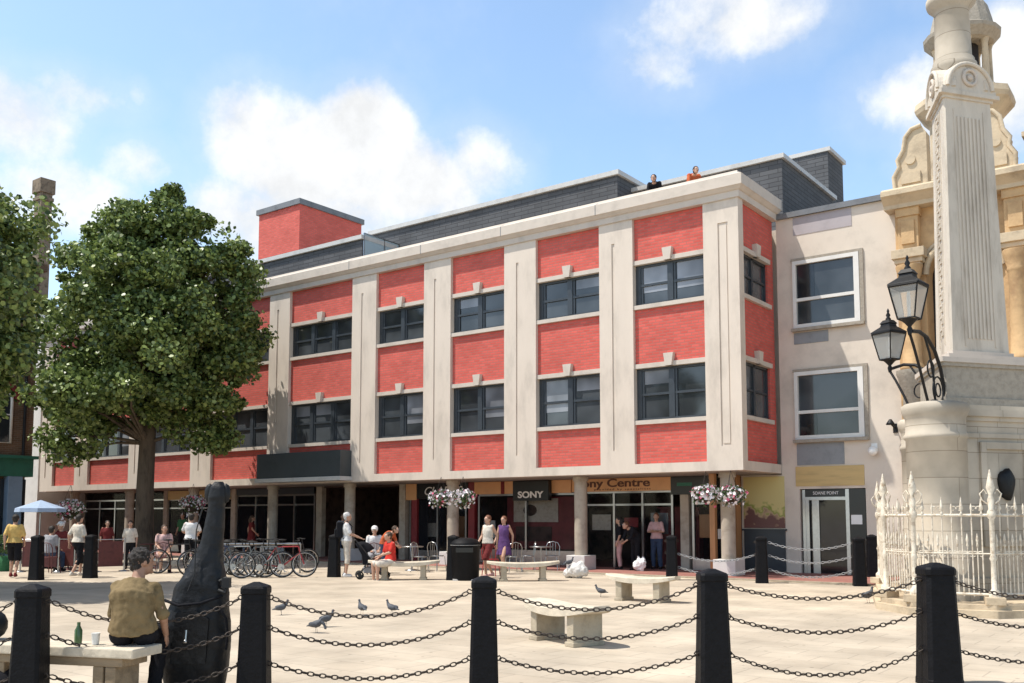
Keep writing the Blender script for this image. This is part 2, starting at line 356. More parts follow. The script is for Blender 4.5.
# side face (looks along +X)
def sbox(y0, y1, z0, z1, d0, d1): return MB().box(X0-d1, X0-d0, y0, y1, z0, z1)
YA, YB = Y0+.33, 26.98
for sb in ((YA, YB, 3.14, 4.28), (YA, YB, 6.06, 7.66), (YA, YB, 9.12, 10.38), (26.55, YB, 4.28, 6.06), (26.55, YB, 7.66, 9.12)): part('brick_panel', sbox(*sb, .12, .33), 'red_brick', B)
for z0, z1 in ((4.4, 5.92), (7.78, 8.99)):
    f = MB(); xx = X0-.26
    for q in ((YA, 26.55, z0, z0+.07), (YA, 26.55, z1-.07, z1), (YA, YA+.07, z0, z1), (26.48, 26.55, z0, z1), (25.5, 25.62, z0, z1)):
        f.box(xx, xx+.08, *q)
    f.box(xx, xx+.07, YA, 26.55, (z0+z1)/2-.03, (z0+z1)/2+.03)
    o = part('window', f, 'frame_dark', B); part('pane', MB().box(xx+.01, xx+.025, YA, 26.53, z0, z1), 'pane', o)
    part('sill', sbox(YA, 26.6, z0-.12, z0, .02, .33), 'cream_clean', B); part('lintel', sbox(YA, 26.6, z1, z1+.13, .04, .33), 'cream_clean', B)
    c = 25.6; q = MB(); q.rings([[(x, c-.1, z1), (x, c+.1, z1), (x, c+.155, z1+.36), (x, c-.155, z1+.36)] for x in (X0-.13, X0+.03)], 0, False); part('keystone', q, 'cream_clean', B)
part('bottom_band', sbox(YA, YB, 2.88, 3.14, 0, .33), 'cream', B)
# cornice
prof = [(0,10.38),(.05,10.385),(.06,10.56),(.10,10.58),(.17,10.66),(.20,10.68),(.20,10.98),(.16,11.0),(.02,11.08),(-.0,11.14),(-.35,11.16),(-.35,10.38)]
q = MB(); rs = []
for o_, z in prof: rs.append([(-48.0, Y0-o_, z), (X0+o_, Y0-o_, z), (X0+o_, 26.98, z)])
n = len(rs)
vs = [v for r in rs for v in r]; fs = []
for i in range(n):
    j = (i+1) % n
    for k in range(2): fs.append((i*3+k, i*3+k+1, j*3+k+1, j*3+k))
fs.append(tuple(i*3 for i in range(n))); fs.append(tuple(i*3+2 for i in reversed(range(n))))
q.add(vs, fs); part('cornice', q, 'cream_clean', B)
for a, b in pil[1:-1]:
    q = MB(); q.box(a-.012, a+.012, Y0-.203, Y0-.17, 10.67, 10.985)
    q.add([(a-.012,Y0-.164,11.004),(a+.012,Y0-.164,11.004),(a+.012,Y0-.024,11.084),(a-.012,Y0-.024,11.084)], [(0,1,2,3)]); part('cornice_joint', q, 'lead', B)
# roof storey
q = MB(); q.box(-27.5, -15.9, 27.2, 29.1, 10.25, 13.08); part('attic', q, 'slate_clad', B)
q = MB(); q.box(-27.6, -15.8, 27.1, 29.2, 13.08, 13.24); part('attic_coping', q, 'coping', B)
q = MB(); q.box(-41, -26.0, 25.25, 27.1, 10.25, 12.2); part('attic', q, 'slate_clad', B)
q = MB(); q.box(-41, -25.95, 25.15, 27.1, 12.2, 12.36); part('attic_coping', q, 'coping', B)
q = MB(); q.box(-36.0, -33.13, 28.23, 32.1, 10.25, 15.8); t_ = part('lift_tower', q, 'red_brick', B)
q = MB(); q.box(-36.1, -33.03, 28.13, 32.2, 15.8, 16.05); part('coping', q, 'lead', t_)
q = MB(); q.box(-16.5, -10.6, 28.23, 33.1, 10.25, 12.75); part('attic', q, 'slate_clad', B)
q = MB(); q.box(-16.6, -10.5, 28.13, 33.2, 12.75, 12.89); part('attic_coping', q, 'coping', B)
q = MB(); q.box(-12.1, -10.8, 33.25, 34.9, 10.25, 14.62); part('plant_room', q, 'slate_clad', B)
q = MB(); q.box(-12.2, -10.7, 33.2, 35.0, 14.62, 14.76); part('attic_coping', q, 'coping', B)
q = MB(); q.box(-25.98, -25.96, 25.3, 27.6, 11.3, 12.42); o = part('glass_screen', q, 'screen_glass', B)
q = MB()
for y in (25.3, 26.4, 27.55): q.box(-26.0, -25.94, y-.02, y+.02, 10.2, 12.45)
q.box(-26.0, -25.94, 25.3, 27.6, 12.42, 12.46); part('rail', q, 'steel', o)
# arcade
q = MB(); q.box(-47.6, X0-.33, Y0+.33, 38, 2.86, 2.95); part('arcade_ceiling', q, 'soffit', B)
for i, x in enumerate([-11.13, -15.96, -21.1, -26.1, -30.48, -35.7, -40.6, -45.4]):
    q = MB(); q.cyl((x, 24.9, 0), (x, 24.9, 2.86), .2, n=24); q.cyl((x, 24.9, 2.72), (x, 24.9, 2.855), .24, n=24); o = part('column', q, 'column', B)
    q = MB(); q.box(x-.33, x+.33, 24.57, 25.23, 0, .46); part('plinth', q, 'terrace_white', o, bevel=.02)
# shop fronts at Y = 26.6
YS = 26.6
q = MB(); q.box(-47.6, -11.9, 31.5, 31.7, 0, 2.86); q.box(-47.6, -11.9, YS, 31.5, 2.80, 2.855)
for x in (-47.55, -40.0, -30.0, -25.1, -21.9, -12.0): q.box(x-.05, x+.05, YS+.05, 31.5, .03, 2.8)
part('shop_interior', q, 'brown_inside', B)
def front(x0, x1, divs, riser=.35, top=2.4, bar=2.0):
    fr = MB(); gl = MB()
    fr.box(x0, x1, YS-.04, YS+.04, top, top+.07)
    if riser: fr.box(x0, x1, YS-.04, YS+.05, 0.03, riser)
    k = divs
    for i in range(k+1):
        x = x0+(x1-x0)*i/k; fr.box(x-.035, x+.035, YS-.05, YS+.05, .03, top)
    if bar: fr.box(x0, x1, YS-.03, YS+.03, bar, bar+.06)
    gl.box(x0, x1, YS-.01, YS+.01, riser or .03, 2.86)
    sf = part('shop_front', fr, 'steel', B); part('shop_glass', gl, 'clear_glass', sf)
front(-16.8, -13.7, 3, 0, 2.38, 1.98); front(-13.0, -12.0, 1); front(-21.3, -17.2, 2, .5, 2.35, 0); front(-24.6, -21.9, 2, .4, 2.3, 0)
front(-34.9, -29.9, 4, .05, 2.5, 2.1); front(-40, -35.3, 3); front(-47.4, -40.4, 5)
for x, wd in ((-13.25, .28), (-24.95, .30), (-29.55, .34), (-16.98, .18), (-35.1, .3), (-40.2, .3)): part('shop_pier', MB().box(x-wd/2, x+wd/2, YS-.12, YS+.1, .03, 2.855), 'column', B)
for x in (-21.6, -24.35): part('shop_pier', MB().box(x-.14, x+.14, YS-.1, YS+.1, .03, 2.855), 'poster_red', B)
q = MB(); q.box(-40, -35.3, YS-.12, YS-.03, 2.42, 2.83); part('shop_fascia', q, 'yellow_wood', B)
q = MB(); q.box(-34.9, -29.9, YS-.1, YS-.03, 2.58, 2.83); part('shop_fascia', q, 'frame_dark', B)
for i, (x, z0, z1, wd, mt) in enumerate([(-16.3,1.2,1.7,.35,'cloth_cream'),(-15.2,1.3,1.6,.25,'bike_red'),(-14.2,1.1,1.75,.3,'pane_pale'),(-12.6,1.0,1.7,.25,'orange_wood'),(-20.9,.9,1.5,.25,'cloth_white'),(-22.6,1.1,1.7,.3,'orange_fascia'),(-23.6,.9,1.4,.3,'cloth_cream'),(-31.2,1.2,1.8,.35,'pane_pale'),(-33.4,1.0,1.5,.3,'cloth_white'),
        (-36.6,1.0,1.7,.4,'yellow_wood'),(-38.4,1.2,1.7,.3,'cloth_cream'),(-41.5,1.0,1.8,.4,'cloth_pink'),(-44.5,1.1,1.7,.4,'cloth_cream'),(-46.2,1.1,1.8,.3,'orange_wood')]):
    part('window_poster', MB().box(x-wd, x+wd, YS+.06, YS+.07, z0, z1), mt, B)
# return front under the corner (looks along +X)
q = MB(); XS = -11.75; q.box(XS-.05, XS+.05, 25.4, 26.95, .03, .3); q.box(XS-.04, XS+.04, 25.4, 26.95, 2.0, 2.06)
for y in (25.4, 26.2): q.box(XS-.04, XS+.04, y-.035, y+.035, .3, 2.85)
o = part('shop_front', q, 'steel', B); part('shop_glass', MB().box(XS-.01, XS+.01, 25.4, 26.9, .3, 2.86), 'clear_glass', o)
part('shop_pier', MB().box(XS-.12, XS+.12, 26.62, 26.95, .03, 2.855), 'orange_wood', B); part('shop_pier', MB().box(XS-.1, XS+.06, 25.25, 25.4, .03, 2.855), 'orange_wood', B)
q = MB(); q.box(XS+.05, XS+.08, 25.45, 26.15, 1.0, 1.28); part('window_sticker', q, 'plastic_white', B)
# entrance canopy box
CN = thing('entrance_canopy', 'dark grey box canopy with pale lower edge over the arcade entrance', 'canopy', (-27.2, Y0-.3, 3.0))
q = MB(); q.box(-30.0, -25.35, Y0-.55, Y0-.003, 3.08, 4.02); part('canopy_box', q, 'canopy_grey', CN, bevel=.015)
q = MB(); q.box(-30.05, -25.3, Y0-.6, Y0-.003, 2.93, 3.078); part('trim', q, 'coping', CN, bevel=.01)
# signs
S = thing('shop_sign', 'orange fascia board with dark lettering ending in Centre, over glass doors', 'shop sign', (-15.2, YS-.1, 2.65))
part('board', MB().box(-17.3, -13.68, YS-.16, YS-.05, 2.44, 2.85), 'orange_fascia', S, bevel=.01)
textmesh('Sony Centre', .36, .01, 'letter_dark', S, (-15.77, YS-.172, 2.69), ROTF, wide=1.5, bold=.006)
textmesh('p r o v i d e d   b y   s p e c i a l i s t s', .085, .006, 'letter_dark', S, (-15.4, YS-.168, 2.50), ROTF, wide=1.6)
S = thing('shop_sign', 'plain orange fascia panels above the poster shop window, left of the thick column', 'shop sign', (-19.2, YS-.1, 2.65))
part('board', MB().box(-21.45, -17.35, YS-.13, YS-.05, 2.42, 2.85), 'orange_fascia', S, bevel=.01)
part('divider', MB().box(-20.25, -20.1, YS-.145, YS-.05, 2.42, 2.85), 'cloth_darkred', S)
S = thing('hanging_sign', 'square black sign with white capital letters above the poster window', 'sign', (-18.85, YS-.3, 2.5))
part('board', MB().box(-19.57, -18.1, YS-.36, YS-.16, 2.17, 2.84), 'black_sign', S, bevel=.01)
textmesh('SONY', .30, .008, 'letter_white', S, (-18.83, YS-.37, 2.36), ROTF, wide=1.3, bold=.008)
S = thing('shop_sign', 'dark fascia with loose white handwritten lettering behind the hanging flowers', 'shop sign', (-23.0, YS-.1, 2.6))
part('board', MB().box(-24.2, -21.75, YS-.13, YS-.05, 2.3, 2.85), 'black_sign', S, bevel=.01)
textmesh("CLARE'S", .42, .008, 'letter_white', S, (-22.95, YS-.14, 2.56), ROTF, shear=.3, wide=1.2)
part('end_panel', MB().box(-24.75, -24.22, YS-.13, YS-.05, 2.25, 2.85), 'orange_fascia', S)
S = thing('shop_sign', 'small black fascia box with pale green mark beside the corner column', 'shop sign', (-13.4, YS-.1, 2.65))
part('board', MB().box(-13.66, -12.35, YS-.19, YS-.15, 2.3, 2.85), 'black_sign', S)
part('emblem', MB().box(-13.45, -12.95, YS-.2, YS-.19, 2.56, 2.66), 'green_paint', S)
# poster window display
D = thing('window_poster', 'large shop window poster with pale picture above dark red panel', 'poster', (-18.4, YS+.2, .5))
part('sheet', MB().box(-20.2, -17.4, YS+.16, YS+.18, .55, 2.3), 'poster_red', D)
part('picture', MB().box(-19.9, -18.05, YS+.14, YS+.158, 1.45, 2.25), 'cloth_cream', D)
part('picture_detail', MB().ball((-19.2, YS+.135, 1.85), .22, (1.3, .05, .9), 16).box(-19.8, -18.3, YS+.12, YS+.138, .8, 1.3), 'brown_inside', D)
for i, (x, wd, z0, z1, mt, lb, ct) in enumerate([(-14.3, .7, .8, 1.9, 'poster_red', 'dark red display board inside the electronics doors', 'display board'), (-23.0, .9, .5, 1.6, 'orange_wood', 'brown display cabinet behind the glass below the handwritten sign', 'cabinet'),
        (-32.2, 1.3, .5, 1.5, 'grey_panel', 'grey counter inside the shop behind the bicycles', 'counter'), (-37.5, 1.2, .3, 1.3, 'orange_wood', 'wooden counter inside the shop under the yellow fascia', 'counter')]):
    q = MB(); q.box(x-wd, x+wd, 28.2, 28.5, .03, z1); q.box(x-wd-.05, x+wd+.05, 28.1, 28.55, z1, z1+.05); q.box(x-wd*.9, x+wd*.9, 28.17, 28.2, z0*.5+.05, z1-.1)
    single(ct.replace(' ', '_'), q, mt, lb, ct, (x, 28.3, .03))

# ================================================================== RENDERED ANNEX (beige)
A = thing('annex_building', 'plain cream rendered annex with two large white framed windows and a dark doorway', 'building', (-8.5, 30, 0))
YW = 27.0
def wallholes(x0, x1, z0, z1, holes, y0, y1):
    q = MB(); xs = sorted({x0, x1, *[h[0] for h in holes], *[h[1] for h in holes]}); zs = sorted({z0, z1, *[h[2] for h in holes], *[h[3] for h in holes]})
    for i in range(len(xs)-1):
        for j in range(len(zs)-1):
            cx = (xs[i]+xs[i+1])/2; cz = (zs[j]+zs[j+1])/2
            if not any(h[0] < cx < h[1] and h[2] < cz < h[3] for h in holes): q.box(xs[i], xs[i+1], y0, y1, zs[j], zs[j+1])
    return q
W1 = (-9.87, -8.0, 7.1, 9.05); W2 = (-9.90, -7.98, 3.86, 5.78); DR = (-9.86, -8.0, 0, 2.42)
part('wall', wallholes(X0+.0, -6.7, 0, 10.4, [W1, W2, DR], YW, YW+.35), 'render_wall', A)
part('wall', MB().box(-11.63, X0, YW, YW+.35, 0, 2.85), 'render_wall', A)
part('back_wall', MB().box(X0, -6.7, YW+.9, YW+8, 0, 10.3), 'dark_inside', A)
part('roof_edge', MB().box(X0, -6.7, YW-.1, YW+9, 10.4, 10.56).box(-9.9, -6.7, YW+9, YW+9.1, 0, 10.4), 'lead', A)
part('roof_panel', MB().box(-9.85, -8.15, YW-.012, YW, 9.85, 10.38), 'lilac_panel', A)
for (a, b, z0, z1) in (W1, W2):
    f = MB(); y = YW+.02
    for q in ((a-.02, b+.02, z0-.02, z0+.09), (a-.02, b+.02, z1-.09, z1+.02)): f.box(q[0], q[1], y-.08, y+.08, q[2], q[3])
    for q in ((a-.02, a+.08), (b-.13, b+.02)): f.box(q[0], q[1], y-.08, y+.08, z0+.09, z1-.09)
    zm = z0+(z1-z0)*(.42 if z0 > 6 else .40); f.box(a+.08, b-.13, y-.05, y+.06, zm-.045, zm+.045)
    o = part('window', f, 'frame_white', A)
    part('pane', MB().box(a+.06, b-.1, y+.02, y+.035, z0+.05, z1-.05), 'pane', o)
    part('side_pane', MB().box(a+.08, a+.60, y+.012, y+.018, zm+.05 if z0 > 6 else z0+.1, z1-.1 if z0 > 6 else zm-.05), 'pane_dark', o)
    part('surround', MB().box(a-.06, b+.14, YW-.05, YW-.002, z1+.025, z1+.1).box(b+.03, b+.14, YW-.05, YW-.002, z0-.03, z1+.022).box(a-.06, b+.14, YW-.16, YW-.002, z0-.12, z0-.03), 'granite', o)
part('lower_panel', MB().box(-9.9, -8.55, YW-.02, YW-.002, 3.1, 3.72), 'grey_panel', A)
part('lower_panel', MB().box(-9.9, -8.9, YW-.02, YW-.002, 6.62, 6.95), 'grey_panel', A)
part('timber_band', MB().box(-9.95, -8.02, YW-.03, YW-.002, 2.5, 3.06), 'yellow_wood', A)
DO = part('door', MB().box(-9.8, -9.72, YW+.05, YW+.13, 0.03, 2.4).box(-8.56, -8.46, YW+.0, YW+.13, 0.03, 2.4).box(-9.72, -8.56, YW+.05, YW+.13, 2.1, 2.19).box(-9.72, -9.62, YW+.07, YW+.12, .03, 2.1).box(-9.55, -9.35, YW+.12, YW+.13, .03, 2.1), 'steel', A)
part('door_glass', MB().box(-9.72, -8.0, YW+.16, YW+.175, .03, 2.4), 'pane_dark', DO)
part('side_panel', MB().box(-8.46, -8.02, YW+.02, YW+.06, .03, 2.4), 'black_sign', A)
s_ = part('door_header', MB().box(-9.72, -8.56, YW+.06, YW+.1, 2.19, 2.4), 'black_sign', A)
textmesh('SOANE POINT', .125, .004, 'letter_white', s_, (-9.13, YW+.057, 2.295), ROTF, wide=.9)
part('notice', MB().box(-8.42, -8.12, YW+.008, YW+.018, 1.42, 1.68), 'plastic_white', A)
o = single('wall_poster', MB().box(-11.55, -10.3, YW-.03, YW-.004, 1.3, 2.8), 'poster_yellow', 'yellow picture poster with green and brown shapes on the wall under the overhang', 'poster', (0,0,0))
o = single('dark_panel', MB().box(-11.55, -10.3, YW-.05, YW-.004, .05, 1.22).box(-11.6, -10.25, YW-.07, YW-.004, 1.22, 1.27), 'frame_dark', 'low dark panel with pale ledge below the yellow poster', 'panel', (0,0,0))
q = MB(); c = Vector((-7.72, YW-.2, 3.42)); q.ball(c, .13, n=16); q.cyl(c+Vector((0,.2,.12)), c+Vector((0,0,.05)), .035); q.box(c.x-.08, c.x+.08, YW-.03, YW-.002, c.z, c.z+.22)
single('security_camera', q, 'plastic_white', 'small white dome camera on the cream wall right of the timber band', 'security camera', tuple(c))
q = MB(); c = Vector((-7.15, YW-.3, 4.05)); q.box(c.x-.06, c.x+.06, YW-.03, YW-.002, c.z-.15, c.z+.1); q.tube([c+Vector((0,.28,0)), c+Vector((0,.1,0)), c+Vector((-.05,0,.08))], .02); q.lathe([(.03,.2),(.1,.1),(.12,.05),(.02,.05)], (c.x-.05, c.y, c.z), 16)
single('wall_lamp', q, 'black_iron', 'small dark lamp on the cream wall near the stone tower building', 'wall lamp', tuple(c))

# ================================================================== SANDSTONE BUILDING WITH TURRET
T = thing('tower_building', 'ornate orange sandstone building with columns, arch, scrolled gables and a domed turret', 'building', (-4, 30, 0))
XL = -6.95
q = MB(); pts = []
xa, xb, za = -6.2, -4.45, 8.1                       # arch opening
q.box(XL, xa, 26.9, 28.4, 0, 9.95); q.box(xb, 4, 26.9, 28.4, 0, 9.95); q.box(xa, xb, 26.9, 28.4, 0, 4.2)
cxm = (xa+xb)/2; rr = (xb-xa)/2
arc = [(cxm-rr*math.cos(a), za+rr*math.sin(a)) for a in [PI*i/16 for i in range(17)]]
for i in range(16):
    (x1, z1), (x2, z2) = arc[i], arc[i+1]
    q.rings([[(x1, y, z1), (x2, y, z2), (x2, y, 9.95), (x1, y, 9.95)] for y in (26.9, 28.4)], 0, False)
q.box(XL, 4, 28.4, 36, 0, 10.4)
part('wall', q, 'sandstone', T)
q = MB()
q.tube([(x, 26.86, z) for x, z in arc], .09, 8); q.tube([(cxm+(x-cxm)*1.16, 26.88, za+(z-za)*1.16) for x, z in arc], .05, 8)
part('arch_moulding', q, 'pale_stone', T)
part('arch_window', MB().box(xa, xb, 27.6, 27.65, 4.2, 9.2), 'pane_dark', T)
part('arch_sill', MB().box(xa-.1, xb+.1, 26.7, 27.6, 4.05, 4.2), 'pale_stone', T)
for xc in (-6.55, -3.95):
    q = MB(); q.box(xc-.26, xc+.26, 26.62, 26.9, 8.8, 9.95); q.box(xc-.17, xc+.17, 26.57, 26.62, 8.95, 9.6)
    q.box(xc-.3, xc+.3, 26.57, 26.9, 9.72, 9.95); part('pilaster', q, 'sandstone', T, bevel=.01)
    q = MB(); q.box(xc-.42, xc+.42, 26.45, 26.9, 8.55, 8.8); q.box(xc-.36, xc+.36, 26.52, 26.9, 8.42, 8.55)
    q.box(xc-.30, xc+.30, 26.56, 26.9, 8.32, 8.42); part('capital', q, 'pale_stone', T, bevel=.015)
    q = MB(); q.lathe([(.24,5.5),(.30,5.5),(.30,5.62),(.25,5.7),(.235,6.4),(.22,7.75),(.24,7.8),(.26,7.86),(.24,7.92),(.30,8.1),(.34,8.3),(.34,8.34)], (xc, 26.6, 0), 24); part('column', q, 'sandstone', T)
    q = MB(); q.lathe([(.06,4.3),(.14,4.55),(.2,4.8),(.34,5.1),(.38,5.3),(.42,5.4),(.42,5.5)], (xc, 26.6, 0), 20); q.box(xc-.3, xc+.3, 26.7, 26.9, 4.3, 5.5); part('corbel', q, 'granite', T)
q = MB(); prof = [(26.9,9.95),(26.5,9.95),(26.48,10.05),(26.3,10.2),(26.22,10.25),(26.22,10.38),(26.4,10.48),(28.4,10.5),(28.4,9.95)]
q.xprism(prof, XL-.18, 4); part('cornice', q, 'pale_stone', T)
for xc, sgn in ((-6.45, 1), (-4.35, -1)):            # scrolled gables
    q = MB(); pf = [(-.42, 10.5), (-.45, 10.9), (-.30, 11.15), (-.34, 11.35), (-.18, 11.6), (-.12, 11.95), (.05, 12.15), (.3, 12.2), (.42, 12.0), (.42, 10.5)]
    q.rings([[(xc+sgn*x, y, z) for x, z in pf] for y in (26.75, 27.15)], 0, False)
    q.tube([(xc+sgn*x, 26.74, z) for x, z in pf[:8]], .06, 8)
    q.cyl((xc, 26.7, 11.3), (xc, 26.76, 11.3), .13, n=16); q.box(xc-.25, xc+.25, 26.7, 26.75, 10.65, 10.95)
    part('gable', q, 'pale_stone', T)
q = MB(); q.box(-3.7, 4, 26.8, 27.1, 10.5, 11.3); q.box(-3.75, 4, 26.75, 27.15, 11.3, 11.42); part('parapet', q, 'pale_stone', T)
for i, xc in enumerate((-2.6, -.5, 1.6, 3.6)):
    part('pilaster', MB().box(xc-.26, xc+.26, 26.62, 26.9, 3.2, 9.95).box(xc-.36, xc+.36, 26.52, 26.9, 9.5, 9.75).box(xc-.34, xc+.34, 26.55, 26.9, 2.9, 3.2), 'sandstone', T)
for xc in (-1.55, .55, 2.6):
    for z0_, z1_ in ((.9, 2.6), (4.3, 6.0), (7.0, 8.8)):
        w_ = part('window', MB().box(xc-.4, xc+.4, 26.86, 26.897, z0_, z1_), 'pane_dark', T)
        part('surround', MB().box(xc-.52, xc-.4, 26.8, 26.898, z0_-.1, z1_+.15).box(xc+.4, xc+.52, 26.8, 26.898, z0_-.1, z1_+.15).box(xc-.6, xc+.6, 26.74, 26.898, z1_+.15, z1_+.3).box(xc-.6, xc+.6, 26.74, 26.898, z0_-.22, z0_-.1).box(xc-.03, xc+.03, 26.83, 26.858, z0_, z1_), 'pale_stone', w_)
q = MB(); cx_, cy_ = -5.38, 28.5
q.lathe([(1.1,10.4),(1.1,11.0),(.95,11.1),(.93,12.6),(1.0,12.7),(1.28,13.0),(1.32,13.12),(1.28,13.3),(.95,13.45),(.8,13.6)], (cx_, cy_, 0), 8, smooth=False, a0=PI/8)
o = part('turret', q, 'pale_stone', T)
for i in range(8):
    a = PI/8+2*PI*i/8; part('colonnette', MB().lathe([(.13,13.55),(.10,13.65),(.085,14.7),(.13,14.85)], (cx_+.68*math.cos(a), cy_+.68*math.sin(a), 0), 10), 'pale_stone', o)
part('dark_core', MB().cyl((cx_, cy_, 13.5), (cx_, cy_, 14.9), .42, n=16), 'dark_inside', o)  # dark core in the open lantern stage, its shade put into the colour
q = MB(); q.lathe([(.7,14.8),(.82,14.85),(1.0,15.05),(1.02,15.15),(.85,15.25),(.8,15.5),(.7,15.9),(.5,16.25),(.2,16.5),(.1,16.6),(.18,16.75),(.05,17.1)], (cx_, cy_, 0), 16, smooth=False)
part('dome', q, 'granite', o)
for x in (-6.6, -5.9, -5.2, -4.5): part('window', MB().box(x-.05, x+.45, 26.87, 26.9, 1.0, 2.6), 'pane_dark', T)

# ================================================================== FAR LEFT BUILDINGS
o = thing('old_brick_house', 'brown brick building with tall arched windows above a green shop fascia', 'building', (-44, 10, 0))
XH = -38.0
q = MB(); q.box(-50, XH, -6, 19.0, 3.9, 11.5); q.box(-50, XH-.3, -6, 18.9, 0, 3.2); q.box(-50.2, XH+.2, -6.2, 19.2, 11.5, 11.8); part('wall', q, 'old_brick', o)
q = MB(); q.box(-50, XH+.05, -6, 19.05, 3.2, 3.9); q.box(-50, XH+.25, -6, 19.15, 3.9, 4.02); part('fascia', q, 'green_paint', o)
for y in (17.0, 18.35, 13.3, 9.7):
    q = MB(); q.box(XH-.3, XH+.1, y-.28, y+.28, 0, 3.2); part('shop_pier', q, 'blue_paint', o, bevel=.02)
part('shop_glass', MB().box(XH-.28, XH-.2, 8, 18.9, .4, 3.1), 'pane_dark', o)
textmesh('8', .5, .02, 'letter_white', o, (XH+.07, 17.4, 3.55), Matrix.Rotation(PI/2, 3, 'Z') @ ROTF, name='emblem')
for y in (17.55, 14.9, 12.2):
    q = MB(); pts = [(y-.55, 4.5), (y+.55, 4.5)] + [(y+.55*math.cos(a), 6.2+.55*math.sin(a)) for a in [PI*i/12 for i in range(13)]]
    q.rings([[(x, a, b) for a, b in pts] for x in (XH-.02, XH+.03)], 0, False); w_ = part('window', q, 'pane_dark', o)
    q = MB(); q.tube([(XH+.05, a, b) for a, b in pts], .06, 6, closed=True); q.tube([(XH+.05, y, 4.5), (XH+.05, y, 6.7)], .03, 6); q.tube([(XH+.05, y-.5, 5.6), (XH+.05, y+.5, 5.6)], .03, 6); part('frame', q, 'frame_white', w_)
    q = MB(); q.tube([(XH+.04, y+.75*math.cos(a), 6.2+.75*math.sin(a)) for a in [PI*i/12 for i in range(13)]], .12, 6); part('brick_arch', q, 'cloth_darkred', w_)
part('drainpipe', MB().cyl((XH+.1, 18.6, 3.9), (XH+.1, 18.6, 11.4), .06, n=10), 'black_iron', o)
o = thing('white_house', 'narrow white rendered house seen in the gap beside the red brick block', 'building', (-53, 28, 0))
q = MB(); q.box(-60, -48.3, 24.5, 33, 0, 12.2); part('wall', q, 'terrace_white', o)
q = MB(); q.box(-60.2, -48.1, 24.3, 33.2, 12.2, 12.5); part('roof', q, 'lead', o)
for z in (3.3, 6.1, 8.9):
    for x in (-50.3, -52.6):
        w_ = part('window', MB().box(x-.5, x+.5, 24.44, 24.497, z, z+1.6), 'pane_dark', o); part('frame', MB().box(x-.55, x+.55, 24.38, 24.438, z-.12, z-.02).box(x-.04, x+.04, 24.41, 24.438, z, z+1.6), 'frame_white', w_)
c = atd(39, 300, 49); q = MB()
q.box(c.x-.36, c.x+.36, c.y-.3, c.y+.3, 12.5, 18.5); q.box(c.x-.42, c.x+.42, c.y-.36, c.y+.36, 18.1, 18.3); q.box(c.x-.45, c.x+.45, c.y-.4, c.y+.4, 18.5, 19.25)
part('chimney', q, 'chimney_stone', o, bevel=.03)

# ================================================================== MONUMENT (local frame: x right of camera, y ahead)
MC = (8.70, 18.15); mx, my = cw(*MC)
MO = thing('obelisk_monument', 'three sided pale stone obelisk with fluted shaft on drum cornered base', 'monument', (mx, my, 0), YAW)
def lp(name, mb, m_, par, bevel=0): return part(name, mb, m_, par, bevel, world=False)
D3 = [(-1.19, -1.25), (1.68, -.39), (-.15, 1.5)]
U3 = [Vector(d).normalized() for d in [(-1.19, -1.25), (1.68, -.39), (-.49, 1.64)]]
def trid(e, ch):
    v = [Vector(d)*(1+e/Vector(d).length) for d in D3]; out = []
    for i in range(3):
        p, a, b = v[i], v[i-1], v[(i+1) % 3]; out += [tuple(p+(a-p).normalized()*ch), tuple(p+(b-p).normalized()*ch)]
    return out
def tri(R, ch=.0):
    v = [u*R for u in U3]
    if not ch: return [tuple(p) for p in v]
    out = []
    for i in range(3):
        p, a, b = v[i], v[i-1], v[(i+1) % 3]; out += [tuple(p+(a-p).normalized()*ch), tuple(p+(b-p).normalized()*ch)]
    return out
q = MB(); 
for R, z0, z1 in ((.50, 0, .55), (.37, .55, 3.02), (.44, 3.02, 3.1), (.38, 3.1, 3.32), (.46, 3.32, 3.4), (.56, 3.4, 3.52), (.48, 3.52, 3.6)): q.prism(trid(R, .25), z0, z1)
lp('base', q, 'monument', MO, .012)
for d in D3:
    q = MB(); q.lathe([(.60,0),(.60,.5),(.56,.56),(.50,.6),(.50,2.98),(.53,3.0),(.53,3.06),(.50,3.1),(.50,3.36),(.53,3.4),(.56,3.5),(.56,3.58),(.50,3.62),(.40,3.64)], (d[0], d[1], 0), 36)
    lp('corner_drum', q, 'monument', MO)
# face frame: tangent t, normal n, centre c of a side
def face(i):
    a, b = U3[i], U3[(i+1) % 3]; t = (b-a).normalized(); n = (a+b).normalized(); return t, n
def onface(i, R, u, z, out):
    t, n = face(i); m = (U3[i]+U3[(i+1) % 3])*.5*R; return Vector((m.x+t.x*u+n.x*out, m.y+t.y*u+n.y*out, z))
def fbox(q, i, Rf, u0, u1, z0, z1, o0, o1, mi=0):
    vs = []
    for z in (z0, z1):
        R = Rf(z) if callable(Rf) else Rf
        for (u, o) in ((u0, o0), (u1, o0), (u1, o1), (u0, o1)): vs.append(onface(i, R, u, z, o))
    q.add(vs, [(0,3,2,1),(4,5,6,7),(0,1,5,4),(1,2,6,5),(2,3,7,6),(3,0,4,7)], mi)
q = MB(); RB = 2.10
for b in ((-.55,-.42,1.1,2.95),(.42,.55,1.1,2.95),(-.42,.42,2.82,2.95),(-.42,.42,1.1,1.22)): fbox(q, 0, RB, b[0]-.2, b[1]-.2, b[2], b[3], -.02, .05)
lp('panel_moulding', q, 'monument', MO, .01)
q = MB(); t, n = face(0)
rs = []
for o_, s_ in ((-.01, 1), (.05, 1), (.09, .7), (.10, .2)):
    rs.append([onface(0, RB, -.2+.17*s_*math.cos(a)*(1+.12*math.sin(3*a)), 2.2+.28*s_*math.sin(a)*(1+.08*math.cos(5*a)), o_) for a in [2*PI*i/20 for i in range(20)]])
